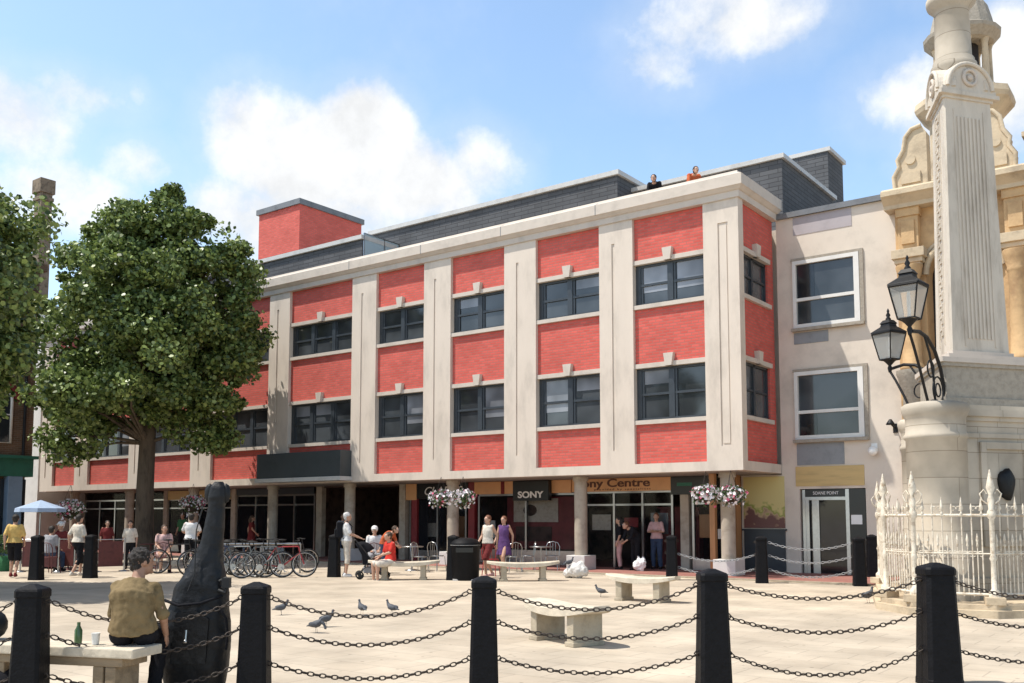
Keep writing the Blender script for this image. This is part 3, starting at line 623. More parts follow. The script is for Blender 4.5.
q.rings(rs); lp('bronze_mask', q, 'black_iron', MO)
q = MB(); q.prism(tri(1.42, .12), 3.6, 3.78); q.prism(tri(1.32, .1), 3.78, 4.36); q.prism(tri(1.40, .1), 4.36, 4.43); lp('pedestal', q, 'granite', MO, .02)
q = MB()
for r, z0, z1 in ((1.46, 4.43, 4.52), (1.12, 4.52, 4.62), (.92, 4.62, 4.70)): q.prism(tri(r, .1), z0, z1)
lp('plinth', q, 'cream_clean', MO, .015)
ZS0, ZS1 = 4.70, 9.62
RS = lambda z: .80 + (.66-.80)*(z-ZS0)/(ZS1-ZS0)
q = MB(); q.rings([[(x, y, z) for x, y in tri(RS(z), .05)] for z in (ZS0, ZS1)], 0, False); lp('shaft', q, 'shaft_stone', MO)
for i in (0, 1):
    q = MB()
    for k in range(7): u = (k-3)*.088; fbox(q, i, RS, u-.02, u+.02, ZS0+.25, ZS1-.35, -.003, .022)
    fbox(q, i, RS, -.36, -.33, ZS0+.1, ZS1-.2, -.003, .014); fbox(q, i, RS, .33, .36, ZS0+.1, ZS1-.2, -.003, .014)
    lp('fluting', q, 'shaft_stone', MO)
q = MB(); z = ZS0+.35
while z < ZS1-.3:                                 # key pattern up the sunlit face
    for (u0, u1, a, b) in ((-.15, -.11, 0, .19), (-.11, .12, .155, .19), (.085, .12, .04, .155), (-.03, .085, .04, .075), (-.03, .0, .075, .12)): fbox(q, 2, RS, u0, u1, z+a, z+b, -.003, .025)
    z += .235
for u in (-.25, .22): fbox(q, 2, RS, u, u+.03, ZS0+.2, ZS1-.15, -.003, .02)
lp('key_ornament', q, 'shaft_stone', MO)
q = MB()
for R, z0, z1 in ((.72, 9.62, 9.68), (.84, 9.68, 9.76), (.78, 9.76, 9.84)): q.prism(tri(R, .05), z0, z1)
lp('cap_moulding', q, 'shaft_stone', MO, .01)
for i in range(3):                                # rounded pediment with wreath on each side
    q = MB(); rr_ = .56
    for o0, o1, s_ in ((-.30, .0, 1.0), (.0, .035, 1.0)):
        outer = [(rr_*math.cos(a), 9.84+.52*math.sin(a)) for a in [PI*k/16 for k in range(17)]]
        if o0 < 0: q.rings([[onface(i, .78, u, z, o) for u, z in outer] for o in (o0, o1)], 0, False)
    q.tube([onface(i, .78, u*.93, 9.84+(z-9.84)*.93, .02) for u, z in outer], .04, 8); lp('pediment', q, 'shaft_stone', MO)
    q = MB(); q.tube([onface(i, .78, .15*math.cos(a), 10.05+.15*math.sin(a), .02) for a in [2*PI*k/18 for k in range(18)]], .035, 8, closed=True); q.ball(onface(i, .78, 0, 10.05, .0), .07); lp('wreath', q, 'cream_clean', MO)
q = MB(); q.lathe([(.34,9.84),(.40,10.30),(.42,10.36),(.42,10.44),(.38,10.48),(.38,10.54),(.335,10.60),(.315,11.55),(.34,11.58),(.36,11.62),(.44,11.70),(.46,11.76),(.46,11.84),(.3,11.9),(.22,11.95)], (0,0,0), 32); lp('round_turret', q, 'monument', MO)
q = MB(); q.lathe([(.2,11.9),(.26,12.05),(.3,12.3),(.24,12.6),(.1,12.85),(.02,12.95)], (0,0,0), 16); lp('pine_cone_finial', q, 'monument', MO)

# stepped stone kerb round the monument and its railings
hexv = [(-2.02,-.90),(-1.90,-1.85),(-.85,-2.42),(2.75,-1.55),(3.15,-.55),(.5,2.7),(-.75,2.7)]
def scalep(f): return [(x*f, y*f) for x, y in hexv]
PL = thing('stone_plinth', 'low pale stone plinth under the white railings round the monument', 'plinth', (mx, my, 0), YAW)
q = MB(); q.prism(scalep(1.12), 0, .12); q.prism(scalep(1.06), .12, .2); lp('step', q, 'pale_stone', PL, .02)
rest = []
nh = len(hexv)
for i, (x, y) in enumerate(hexv): lp('block', MB().obox((x, y, .26), (.30, .30, .13), math.atan2(y, x)), 'pale_stone', PL, .015)
RL = thing('iron_railing', 'white wrought iron railing with spear finials and scrolls surrounding the monument', 'railing', (mx, my, .2), YAW)
def finial(q, x, y, z, s=1.0):
    q.lathe([(.012,0),(.03*s,.02),(.014,.05),(.014,.07),(.032*s,.11),(.022*s,.16),(.004,.25*s+.02)], (x, y, z), 6)
bars, scr, rail = MB(), MB(), MB()
ZR = 1.45
for i in range(nh):
    a = Vector(hexv[i]); b = Vector(hexv[(i+1) % nh]); Lg = (b-a).length; t = (b-a)/Lg; nb = max(2, round(Lg/.155))
    P3 = lambda p, z: (p.x, p.y, z)
    rail.tube([P3(a, ZR), P3(b, ZR)], .026, 6); rail.tube([P3(a, .16), P3(b, .16)], .024, 6); rail.tube([P3(a, .82), P3(b, .82)], .014, 6)
    for k in range(1, nb):
        p = a+t*(Lg*k/nb); r = .017
        bars.cyl((p.x, p.y, .12), (p.x, p.y, ZR), .012, n=6)
        if k % 2: finial(bars, p.x, p.y, ZR+.0, 1.15)
        else:
            finial(bars, p.x, p.y, ZR, .7)
        if k < nb-1 or True:
            m = p - t*(Lg/nb*.5)
            bars.cyl((m.x, m.y, .16), (m.x, m.y, .93), .009, n=6); finial(bars, m.x, m.y, .93, .8)
            for s_ in (-1, 1):
                pts = []
                for j in range(10):
                    an = j*.62; rr2 = .075*(1-j/13)
                    pts.append((m.x+t.x*s_*(.05-rr2*math.cos(an)*.8+.0), m.y+t.y*s_*(.05-rr2*math.cos(an)*.8), .80+rr2*math.sin(an)*.95))
                scr.tube(pts, .009, 5)
                if k % 2: scr.tube([(x_, y_, 1.55+(z_-.80)*.8) for x_, y_, z_ in pts], .008, 5)
lp('rail', rail, 'white_iron', RL)
for i in range(1):
    lp('bars', bars, 'white_iron', RL)
lp('scrollwork', scr, 'white_iron', RL)
for i, (x, y) in enumerate(hexv):
    q = MB(); q.lathe([(.09,.1),(.09,.2),(.045,.25),(.04,.7),(.06,.74),(.04,.8),(.04,1.38),(.065,1.42),(.065,1.5),(.04,1.55),(.055,1.7),(.03,1.78),(.07,1.9),(.045,2.02),(.008,2.2)], (x, y, 0), 12)
    for s_ in (-1, 1):
        v = Vector((-y, x)).normalized(); q.tube([(x+v.x*s_*c_, y+v.y*s_*c_, z_) for c_, z_ in ((.04,1.62),(.13,1.7),(.16,1.8),(.1,1.87),(.06,1.8))], .012, 5)
    lp('post', q, 'white_iron', RL)
# lamps on scrolled brackets, one above each drum
def lamp(di, label, kx=1.0):
    d = Vector(D3[di]); u = d.normalized(); ang = math.atan2(u.y, u.x)
    cx, cy = MC[0]+d.x, MC[1]+d.y; wx, wy = cw(cx, cy)
    if di == 2: u = Vector((-.47, .88)); ang = math.atan2(u.y, u.x)
    t = thing('lantern_lamp', label, 'lantern', (wx, wy, 3.62), ang+YAW, 'lanterns on the monument drums')      # local +x outward
    q = MB()
    arc = [(-.55, 0), (-.5, .35), (-.36, .68), (-.1, .98), (.25, 1.17), (.6, 1.22), (.95, 1.18)]
    q.tube([(x*kx, 0, z) for x, z in arc], .034, 8)
    q.tube([(x*kx, 0, z) for x, z in [(.3,0),(.42,.2),(.62,.55),(.85,.9),(1.0,1.1)]], .026, 8)
    q.tube([(x, 0, z) for x, z in [(-.05,0),(.0,.5),(.15,.9),(.35,1.17)]], .022, 8)
    for (x, z, r) in ((-.2,.27,.24),(.12,.62,.15),(-.2,.27,.12)):
        q.tube([(x+r*math.cos(a), 0, z+r*math.sin(a)) for a in [2*PI*k/16 for k in range(16)]], .016, 6, closed=True)
    q.lathe([(.10,0),(.1,.04),(.05,.08)], (0,0,0), 12); part('bracket', q, 'black_iron', t, world=False)
    q = MB(); c = 1.02*kx; q.lathe([(.03,1.1),(.05,1.2),(.03,1.25),(.09,1.32),(.15,1.37)], (c, 0, 0), 8)
    def sq(h, z): return [(c+h*sx, h*sy, z) for sx, sy in ((-1,-1),(1,-1),(1,1),(-1,1))]
    b, tp = sq(.145, 1.38), sq(.245, 1.94)
    for i in range(4):
        q.tube([b[i], tp[i]], .014, 5); q.tube([b[i], b[(i+1) % 4]], .016, 5); q.tube([tp[i], tp[(i+1) % 4]], .022, 5)
    part('cage', q, 'black_iron', t, world=False)
    q = MB(); q.rings([sq(.262, 1.96), sq(.255, 1.985), sq(.12, 2.10), sq(.11, 2.15), sq(.13, 2.165), sq(.08, 2.24)], 0, False); q.lathe([(.045,2.22),(.06,2.27),(.03,2.31),(.05,2.35),(.02,2.41),(.03,2.44),(.005,2.5)], (c,0,0), 8)
    part('lamp_roof', q, 'black_iron', t, world=False)
    q = MB(); q.rings([sq(.14, 1.40), sq(.238, 1.93)], 0, False, caps=False); part('lamp_glass', q, 'lantern_glass', t, world=False)
    q = MB(); q.cyl((c,0,1.38), (c,0,1.62), .03, n=8); q.cyl((c-.06,0,1.6),(c-.06,0,1.8), .012, n=8); q.cyl((c+.06,0,1.6),(c+.06,0,1.8), .012, n=8); q.cyl((c,0,1.6),(c,0,1.86), .025, n=8); part('burner', q, 'plastic_white', t, world=False)
    return t
lamp(0, 'near black lantern on its curved iron bracket, higher of the two in view')
lamp(2, 'far black lantern on its curved bracket, lower and left of the other', .85)

# ================================================================== BOLLARDS AND CHAINS
def bollard_parts(root):
    def sq(h, z, c=.045): return [(x, y, z) for x, y in [(-h+c,-h),(h-c,-h),(h,-h+c),(h,h-c),(h-c,h),(-h+c,h),(-h,h-c),(-h,-h+c)]]
    q = MB(); q.rings([sq(.155, 0, .03), sq(.153, .06, .03), sq(.150, .07, .03), sq(.124, 1.06, .03), sq(.132, 1.065, .03), sq(.132, 1.12, .03), sq(.122, 1.14, .03), sq(.03, 1.18, .01)], 0, False)
    part('post', q, 'black_paint', root, world=False, bevel=.006)
    for z in (.36, .72, 1.03):
        for s_ in (-1, 1): q = MB(); q.tube([(s_*.12,0,z),(s_*(.16),0,z+.015),(s_*.18,0,z-.01),(s_*.16,0,z-.03),(s_*.13,0,z-.03)], .008, 6); part('chain_ring', q, 'chain_iron', root, world=False)
proto = thing('bollard', '', 'bollard', (0,0,0), 0.0001, 'black bollards'); bollard_parts(proto)
near_b = [(31, 8.0, 583, 'front row black bollard at the bench end, leftmost'), (255, 8.75, 581, 'front row black bollard just right of the double bass case'), (484, 9.0, 575, 'front row black bollard standing centrally before the nearest stone bench'),
          (713, 9.2, 568, 'front row black bollard in front of the corner column with flowers'), (938, 9.45, 562, 'front row black bollard in front of the white monument railing')]
nb_pos = []
for i, (px, d, yt, lb) in enumerate(near_b):
    pc_ = atd(px, 640, d); x, y = pc_.x, pc_.y; hz = EYE-(yt-517)*d/FPX; s = hz/1.18
    o = proto if i == 0 else dup(proto)
    o.location = (x, y, 0); o.rotation_euler = (0,0,YAW+.02); wk = (.86, .90, .90, 1.0, 1.14)[i]; o.scale = (wk, wk, s); o['label'] = lb; o['group'] = 'black bollards in the front chain row'; nb_pos.append((Vector((x, y, 0)), s))
far = [(36, 580, 'far black bollard beside the parasol and the man in yellow'), (90, 578, 'far black bollard right of the walker in patterned shirt'), (334, 577, 'far black bollard left of the man with backpack'), (453, 580, 'far black bollard against the litter bin'),
       (672, 580, 'far black bollard between the shoppers and the corner column'), (762, 583, 'far black bollard in front of the yellow poster'), (860, 586, 'far black bollard beside the annex doorway and monument'), (873, 578, 'black bollard half hidden behind the one at the doorway')]
fpos = []
for px, py, lb in far:
    p = gnd(px, py); s = .98; o = dup(proto, p, YAW-.2, lb); o.scale = (1.0, 1.0, s); o['group'] = 'black bollards near the arcade'; fpos.append((p, s))
e0 = nb_pos[4][0]; e1 = nb_pos[3][0]; nb_pos.append((e0+(e0-e1)*1.02, 1.0))
e0 = nb_pos[0][0]; e1 = nb_pos[1][0]; nb_pos.insert(0, (e0+(e0-e1)*.9, .9))
linkproto = MB(); 
def chain(a, b, sag, label, group, pitch=.058, r=.0075, m_='chain_iron'):
    q = MB(); a = Vector(a); b = Vector(b); L = (b-a).length; n = max(6, round(L*1.03/pitch)); pts = []
    for i in range(n+1):
        t = i/n; p = a.lerp(b, t); p.z -= sag*4*t*(1-t); pts.append(p)
    base = a
    for i in range(n):
        p0, p1 = pts[i], pts[i+1]; c = (p0+p1)/2; t = (p1-p0).normalized(); s_ = t.cross(Vector((0,0,1))).normalized(); u = s_.cross(t)
        w_ = (s_ if i % 2 else u)*math.cos(.5)+(u if i % 2 else -s_)*math.sin(.5)
        hl = pitch*.60; hw = pitch*.33; ring = []
        for k in range(10):
            an = 2*PI*k/10; ring.append(c+t*hl*math.cos(an)+w_*hw*math.sin(an))
        q.tube(ring, r, 5, closed=True)
    return single('chain', q, m_, label, 'chain', tuple(base), 0, group)
names = ['left of the leftmost front bollard', 'from the leftmost front bollard past the bass case', 'between the bass case bollard and the central front bollard', 'from the central front bollard to the one right of it', 'between the second last and last front bollards', 'right of the last front bollard by the monument']
for i in range(6):
    (a, sa), (b, sb) = nb_pos[i], nb_pos[i+1]; u = (b-a).normalized()
    for z, sg, nm in ((1.01, .19 if i != 4 else .15, 'top'), (.70, .17, 'middle'), (.34, .15 if i != 4 else .22, 'bottom')):
        chain(a+u*.15+Vector((0,0,z*sa)), b-u*.15+Vector((0,0,z*sb)), sg, f'{nm} chain {names[i]}', 'front row chains', .056, .0062)
for (i, j, nm) in ((4, 5, 'left of the poster bollard'), (5, 6, 'across the annex doorway')):
    (a, sa), (b, sb) = fpos[i], fpos[j]; u = (b-a).normalized()
    for z, nn in ((1.0, 'top'), (.68, 'middle'), (.34, 'bottom')):
        if i == 4 and z == 1.0: continue
        chain(a+u*.17+Vector((0,0,z)), b-u*.17+Vector((0,0,z)), .17, f'{nn} pale chain near the arcade, {nm}', 'far chains', .08, .008, 'plastic_grey')

# ================================================================== BENCHES
def stone_bench(name, label, r, d, axr, axd, L=1.7, w=.52, h=.46, group='curved stone benches'):
    x, y = cw(r, d); v = camdir(axr, axd); rz = math.atan2(v.y, v.x)
    t = thing(name, label, 'bench', (x, y, 0), rz, group)
    n = 16; rs = []
    for i in range(n+1):
        u = i/n*2-1; X = u*L/2; k = 1-abs(u)**6*.55; up = .05*u*u
        ww = w/2*k; th = .115-.05*abs(u)**2
        rs.append([(X,-ww,h-th+up),(X,ww,h-th+up),(X,ww,h+up-.015),(X,ww-.02,h+up),(X,-ww+.02,h+up),(X,-ww,h+up-.015)])
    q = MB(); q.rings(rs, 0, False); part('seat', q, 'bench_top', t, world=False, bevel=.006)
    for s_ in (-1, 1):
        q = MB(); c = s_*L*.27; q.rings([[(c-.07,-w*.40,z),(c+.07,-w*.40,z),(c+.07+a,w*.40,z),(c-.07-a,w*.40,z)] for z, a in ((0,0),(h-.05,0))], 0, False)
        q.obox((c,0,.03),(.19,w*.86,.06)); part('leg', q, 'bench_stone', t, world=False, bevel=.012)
    return t
stone_bench('stone_bench', 'nearest pale stone bench, alone on the open paving', .70, 12.62, .55, -.85, 1.5, .58, .47)
stone_bench('stone_bench', 'pale stone bench standing obliquely before the shoppers at the doors', (641-512)/FPX*18.7, 18.7, .62, -.5, 1.55, .5)
stone_bench('stone_bench', 'far stone bench in front of the poster window', (523-512)/FPX*24.6, 24.6, 1, .08, 1.85, .5)
stone_bench('stone_bench', 'far stone bench where the woman in red sits, left of the litter bin', (405-512)/FPX*25.1, 25.1, 1, .05, 1.85, .5)
# foreground bench at the left edge
a = cw(-4.75, 8.62); b = cw(-3.06, 8.17); v = Vector((b[0]-a[0], b[1]-a[1], 0)); L = v.length; c = ((a[0]+b[0])/2, (a[1]+b[1])/2)
t = thing('long_bench', 'long pale slab bench at the left edge under the seated man', 'bench', (c[0], c[1], 0), math.atan2(v.y, v.x))
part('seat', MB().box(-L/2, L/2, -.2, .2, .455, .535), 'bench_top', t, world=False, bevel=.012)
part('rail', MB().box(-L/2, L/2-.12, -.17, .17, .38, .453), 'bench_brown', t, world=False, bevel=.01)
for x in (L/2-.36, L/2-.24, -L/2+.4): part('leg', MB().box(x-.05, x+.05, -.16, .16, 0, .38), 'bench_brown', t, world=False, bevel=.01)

# ================================================================== TREES
def tree(label, loc, H, R, z0, seed, nleaf, rt=.4, lsz=.2, clumps=90, lobes=None):
    rg = random.Random(seed); nr = np.random.RandomState(seed)
    t = thing('plane_tree', label, 'tree', tuple(loc))
    cen = Vector((0, 0, z0+(H-z0)*.40)); hz = (H-z0)*.40; hu = (H-z0)*.60; tips = []
    lumps = [(rg.uniform(0, 2*PI), rg.uniform(-.7, .9), rg.uniform(.12, .34)) for _ in range(16)]
    def rad(th, ph):        # uneven outline
        k = 1
        for (a, b, s_) in lumps:
            dd = math.acos(max(-1, min(1, math.sin(ph)*math.sin(b)+math.cos(ph)*math.cos(b)*math.cos(th-a)))); k += s_*math.exp(-(dd/.30)**2)-.03
        return k*.86
    tr = MB(); tr.tube([(0,0,-.05),(.02,0,.5),(-.08,.03,2.4),(.03,0,4.6),(0,.05,H*.62),(.1,0,H*.85)], [rt*1.3, rt*1.02, rt*.9, rt*.8, rt*.4, rt*.12], 14)
    part('trunk', tr, 'bark', t, world=False)
    br = MB()
    for i in range(clumps):
        th = rg.uniform(0, 2*PI); ph = math.asin(rg.uniform(-.93, 1)); k = rad(th, ph)*(rg.uniform(.5, 1) if i % 3 == 0 else rg.uniform(.80, 1.0))
        cp = math.cos(ph)**(.5 if ph < 0 else 1.0); small = (i % 7 == 0); k *= 1.16 if small else 1.0
        p = cen+Vector((R*cp*math.cos(th)*k, R*cp*math.sin(th)*k, (-hz*abs(math.sin(ph))**.9 if ph < 0 else hu*math.sin(ph))*max(k, .86)))
        if lobes:
            u_, v_, z_, r_ = rg.choices(lobes, [l[3]**2 for l in lobes])[0]; c_ = Vector((*cw(u_, v_), z_))
            dv = Vector((rg.gauss(0,1), rg.gauss(0,1), rg.gauss(0,1))).normalized(); p = c_+dv*r_*(rg.uniform(.45, .8) if i % 3 == 0 else rg.uniform(.8, 1.0 if i % 9 else 1.22))
        tips.append((p, .55 if small else 1.0))
        zb = max(4.2, min(H*.72, p.z*.75)); b0 = Vector((0,0,zb)); mid = b0.lerp(p, .5)+Vector((rg.uniform(-.3,.3), rg.uniform(-.3,.3), rg.uniform(.1,.5)))
        if i % 4 == 0: br.tube([b0, mid, p], [rt*.24, rt*.12, .02], 6)
    o = part('limbs', br, 'bark', t, world=False)
    per = nleaf//clumps; V = []; 
    for p, sm_ in tips:
        rc = rg.uniform(.5, 1.2)*R*.125*sm_; n = int(per*rg.uniform(.5, 1.3)*sm_)
        d = nr.normal(size=(n, 3)); d /= np.linalg.norm(d, axis=1)[:, None]; rr = rc*(nr.uniform(.15, 1, n)**.5)
        c = np.array(p)+d*rr[:, None]*np.array([1.1, 1.1, .75])
        nrm = d*.5+nr.normal(size=(n, 3))*.75+np.array([0, 0, .45]); nrm /= np.linalg.norm(nrm, axis=1)[:, None]
        a = np.cross(nrm, nr.normal(size=(n, 3))); a /= np.linalg.norm(a, axis=1)[:, None]; b = np.cross(nrm, a)
        s = (lsz*nr.uniform(.55, 1.15, n))[:, None]
        q5 = [c+a*s*.62, c+a*s*.12+b*s*.5, c-a*s*.5+b*s*.28-nrm*s*.1, c-a*s*.5-b*s*.28-nrm*s*.1, c+a*s*.12-b*s*.5]
        V.append(np.stack(q5, 1).reshape(-1, 3))
    V = np.concatenate(V); n = len(V)//5; me = bpy.data.meshes.new('crown')
    me.vertices.add(len(V)); me.vertices.foreach_set('co', V.ravel()); me.loops.add(len(V)); me.loops.foreach_set('vertex_index', np.arange(len(V)))
    me.polygons.add(n); me.polygons.foreach_set('loop_start', np.arange(n)*5); me.polygons.foreach_set('loop_total', np.full(n, 5)); me.update(); me.validate()
    me.materials.append(M['leaf']); link('crown', me, t); return t
p = gnd(141, 562)
p = Vector((*cw((146-512)/FPX*33.5, 33.5), 0))
tree('tall dense plane tree with bare trunk in front of the brick block', p, 13.9, 5.2, 2.9, 23, 170000, .33, .135, 560,
     [(.6,0,12.3,1.15),(-1.2,.3,11.4,1.05),(1.6,-.4,11.6,.9),(-2.6,0,10.4,.95),(-2.7,-.6,8.4,1.3),(-3.0,.2,6.3,1.15),(-2.1,-.7,4.6,.95),(0,0,9.6,2.4),(0,0,6.9,2.3),(2.4,0,10.2,1.25),(3.0,.3,8.3,1.25),(3.2,-.3,6.2,1.1),(2.1,.2,4.8,1.0),
      (0,-2.4,9.2,1.6),(.9,-2.6,6.6,1.5),(-1.3,-2.3,5.9,1.2),(1.6,-1.9,8.2,1.2),(-.6,2.5,9.2,1.6),(.4,2.7,6.6,1.6),(1.9,2.2,8.0,1.3),(-1.9,2.0,7.0,1.4),(-.5,-1.4,11.2,1.1)])
p = Vector((*cw(-13.6, 21.0), 0))
tree('plane tree at the left edge with only its right side crown in view', p, 10.4, 4.9, 3.3, 5, 95000, .32, .115, 300)

# ================================================================== PEOPLE
def remesh(mb, vox, sm=4, noise=0.0, nsc=4.0):
    me = mb.mesh('tmp', 'skin'); o = bpy.data.objects.new('tmp', me); COL.objects.link(o)
    r = o.modifiers.new('r', 'REMESH'); r.mode = 'VOXEL'; r.voxel_size = vox
    s = o.modifiers.new('s', 'SMOOTH'); s.factor = .5; s.iterations = sm
    dg = bpy.context.evaluated_depsgraph_get(); dg.update(); m2 = bpy.data.meshes.new_from_object(o.evaluated_get(dg))
    bpy.data.objects.remove(o); out = MB()
    from mathutils import noise as nz_
    vs = [v.co.copy() for v in m2.vertices]
    if noise:
        ns = [v.normal.copy() for v in m2.vertices]
        vs = [v+n_*noise*(nz_.noise(Vector((v.x*nsc, v.y*nsc, v.z*nsc*.6)))+.5*nz_.noise(v*nsc*2.3)) for v, n_ in zip(vs, ns)]
    out.add(vs, [tuple(p.vertices) for p in m2.polygons], 0, True); bpy.data.meshes.remove(m2); return out
STAND = dict(pel=(0,0,.95), wai=(0,.01,1.10), che=(0,.0,1.30), nek=(0,-.01,1.47), hed=(0,.02,1.605),
    shL=(-.160,-.01,1.415), elL=(-.22,-.03,1.14), wrL=(-.235,.06,.90), hpL=(-.09,0,.93), knL=(-.10,.03,.50), anL=(-.11,-.02,.08),
    shR=(.160,-.01,1.415), elR=(.22,-.03,1.14), wrR=(.235,.06,.90), hpR=(.09,0,.93), knR=(.10,.03,.50), anR=(.11,-.02,.08))
WALK = dict(STAND, knL=(-.09,.20,.52), anL=(-.09,.16,.10), knR=(.10,-.02,.50), anR=(.10,-.26,.12), elL=(-.22,-.14,1.16), wrL=(-.22,-.12,.92), elR=(.22,.02,1.15), wrR=(.21,.20,.95))
SIT = dict(STAND, pel=(0,0,.57), wai=(0,-.02,.72), che=(0,.0,.92), nek=(0,.03,1.08), hed=(0,.07,1.21), shL=(-.17,.02,1.03), shR=(.17,.02,1.03), elL=(-.21,.06,.77), wrL=(-.12,.28,.66), elR=(.21,.06,.77), wrR=(.12,.28,.66),
    hpL=(-.09,.02,.54), hpR=(.09,.02,.54), knL=(-.11,.44,.50), knR=(.11,.44,.50), anL=(-.11,.42,.08), anR=(.11,.42,.08))
BEND = dict(STAND, che=(0,.14,1.22), nek=(0,.26,1.33), hed=(0,.38,1.40), shL=(-.16,.22,1.30), shR=(.16,.22,1.30), elL=(-.18,.3,1.05), wrL=(-.1,.46,.92), elR=(.18,.3,1.05), wrR=(.1,.46,.92))
PUSH = dict(STAND, elL=(-.2,.08,1.16), wrL=(-.17,.34,1.05), elR=(.2,.08,1.16), wrR=(.17,.34,1.05))
def person(label, loc, rz, pose, top, bottom, skin='skin', hair='hair_dark', shoes='cloth_black', group=None, vox=.014, h=1.72, hturn=0.0, hairlen=0, fine=False, girl=0, extra=None):
    J = {k: Vector(v) for k, v in pose.items()}; s = h/1.72
    root = thing('person', label, 'person', tuple(loc), rz if rz else 1e-4, group); root.scale = (s, s, s)
    up = Vector((0,0,1))
    ra = (J['shR']-J['shL']).normalized(); rl = (J['hpR']-J['hpL']).normalized()
    def ring(c, rx, ry, right, tan, n=16):
        f = tan.cross(right).normalized()*-1; f = right.cross(tan).normalized()
        return [c+right*rx*math.cos(2*PI*k/n)+f*ry*math.sin(2*PI*k/n) for k in range(n)]
    def torso(q, g_, lo=0, hi=1.0, flare=0):
        W = .9 if girl else 1.0
        st = [(J['pel']-up*.09 if pose['pel'][2] > .8 else J['pel']-up*.05, .13, .10, rl), (J['pel'], .168, .12, rl), (J['wai'], .145*W, .105, (ra+rl).normalized()), (J['che'], .178*W, .124, ra), ((J['shL']+J['shR'])/2-(J['nek']-J['che'])*.06, .155*W, .092, ra), (J['nek']-(J['nek']-J['che']).normalized()*.02, .075, .065, ra)]
        st = st[lo:]; rs = []
        for i, (c, a, b, rt_) in enumerate(st):
            t_ = (st[min(i+1, len(st)-1)][0]-st[max(i-1, 0)][0]).normalized(); gg = g_ + (flare if i == 0 else 0)
            rs.append(ring(c, a+gg, b+gg, rt_, t_))
        q.rings(rs); 
        for sh in ('shL', 'shR'): q.ball(J[sh].lerp(J['che'], .06), .050+g_*.8, n=10)
    def hd(a): 
        m = Matrix.Rotation(hturn, 3, 'Z'); return J['hed'] + m @ Vector(a)
    q = MB(); torso(q, 0)
    q.tube([J['nek']-up*.04, J['nek'].lerp(J['hed'], .5), J['hed']-up*.03], [.058, .052, .05], 10)
    RH = Matrix.Rotation(hturn, 3, 'Z')
    q.ball(hd((0,-.01,.02)), .1, (.78,.96,.98), 16, rot=RH); q.ball(hd((0,.022,-.04)), .07, (.82,.98,1.05), 14, rot=RH)
    q.capsule(hd((0,.086,.02)), hd((0,.108,-.018)), .010, .015, 8); q.ball(hd((0,.078,.042)), .03, (1.7,.6,.5), 10, rot=RH); q.ball(hd((0,.078,-.082)), .022, n=8)
    for s_ in (-1, 1): q.ball(hd((s_*.08,-.008,.0)), .03, (.42,.7,1.05), 8, rot=RH)
    post = MB()
    for S in 'LR':
        q.capsule(J['sh'+S], J['el'+S], .052, .040, 10); q.capsule(J['el'+S], J['wr'+S], .040, .026, 10)
        q.ball(J['el'+S].lerp(J['wr'+S], .25), .043, n=8)
        d = (J['wr'+S]-J['el'+S]).normalized(); sd = -1 if S == 'L' else 1
        pn = d.cross(Vector((0, 1, 0)) if abs(d.y) < .8 else Vector((1, 0, 0))).normalized()     # palm normal
        wv = d.cross(pn).normalized()
        R3 = Matrix((wv, pn, d)).transposed(); pc = J['wr'+S]+d*.045
        q.ball(pc, .05, (.80,.36,1.0), 10, rot=R3)
        tgt = q if fine else post; fr_ = .0085
        for k in range(4):
            b0 = pc+d*.03+wv*(k-1.5)*.021; ln = (.036, .042, .040, .030)[k]; m1 = b0+d*ln+pn*.006*sd; e1 = m1+(d*.75+pn*sd*-.65).normalized()*ln*.85
            if fine: tgt.capsule(b0, m1, fr_, fr_*.95, 8); tgt.capsule(m1, e1, fr_*.95, fr_*.8, 8)
            else: tgt.tube([b0, m1, e1], [.010, .0095, .007], 6)
        tb = pc-d*.02+wv*-.032; tm = tb+(d*.6-wv*.8).normalized()*.035; te = tm+(d*.95-wv*.2).normalized()*.028
        if fine: tgt.capsule(tb, tm, .011, .0095, 8); tgt.capsule(tm, te, .0095, .008, 8)
        else: tgt.tube([tb, tm, te], [.012, .010, .008], 6)
        q.capsule(J['hp'+S], J['kn'+S], .082, .055, 12); q.capsule(J['kn'+S], J['an'+S], .054, .036, 10); q.ball(J['kn'+S].lerp(J['an'+S], .3)-Vector((0,.012,0)), .056, (.9,1,1.6), 10)
        q.capsule(J['an'+S]+Vector((0,-.03,-.035)), J['an'+S]+Vector((0,.13,-.045)), .034, .028, 8)
    b = remesh(q, vox, 2); nb_ = len(b.f); b.m = [0]*nb_
    b.add(post.v, post.f, 0, True) if post.v else None
    for s_ in (-1, 1): b.ball(hd((s_*.031,.088,.022)), .0125, n=8, mi=1); b.ball(hd((s_*.031,.0985,.022)), .0055, n=6, mi=2)
    b.ball(hd((0,.098,-.048)), .022, (1,.35,.3), 8, mi=3, rot=RH)
    part('body', b, [skin, 'eye', 'black_sign', 'lips'], root, world=False)
    # top garment
    nzv = .016 if fine else .012
    if top:
        m_, sleeve, lo, fl = top[:4]; q = MB(); torso(q, .026 if fine else .018, lo, 1, fl)
        if sleeve:
            for S in 'LR':
                a, e_, w_ = J['sh'+S], J['el'+S], J['wr'+S]
                if sleeve <= 1: q.capsule(a.lerp(e_, .04), a.lerp(e_, sleeve), .059, .060, 10)
                else: q.capsule(a.lerp(e_, .06), e_, .056, .050, 10); q.capsule(e_, e_.lerp(w_, sleeve-1), .056, .046, 10)
        part('shirt', remesh(q, vox, 7 if fine else 6, nzv, 9 if fine else 6), m_, root, world=False)
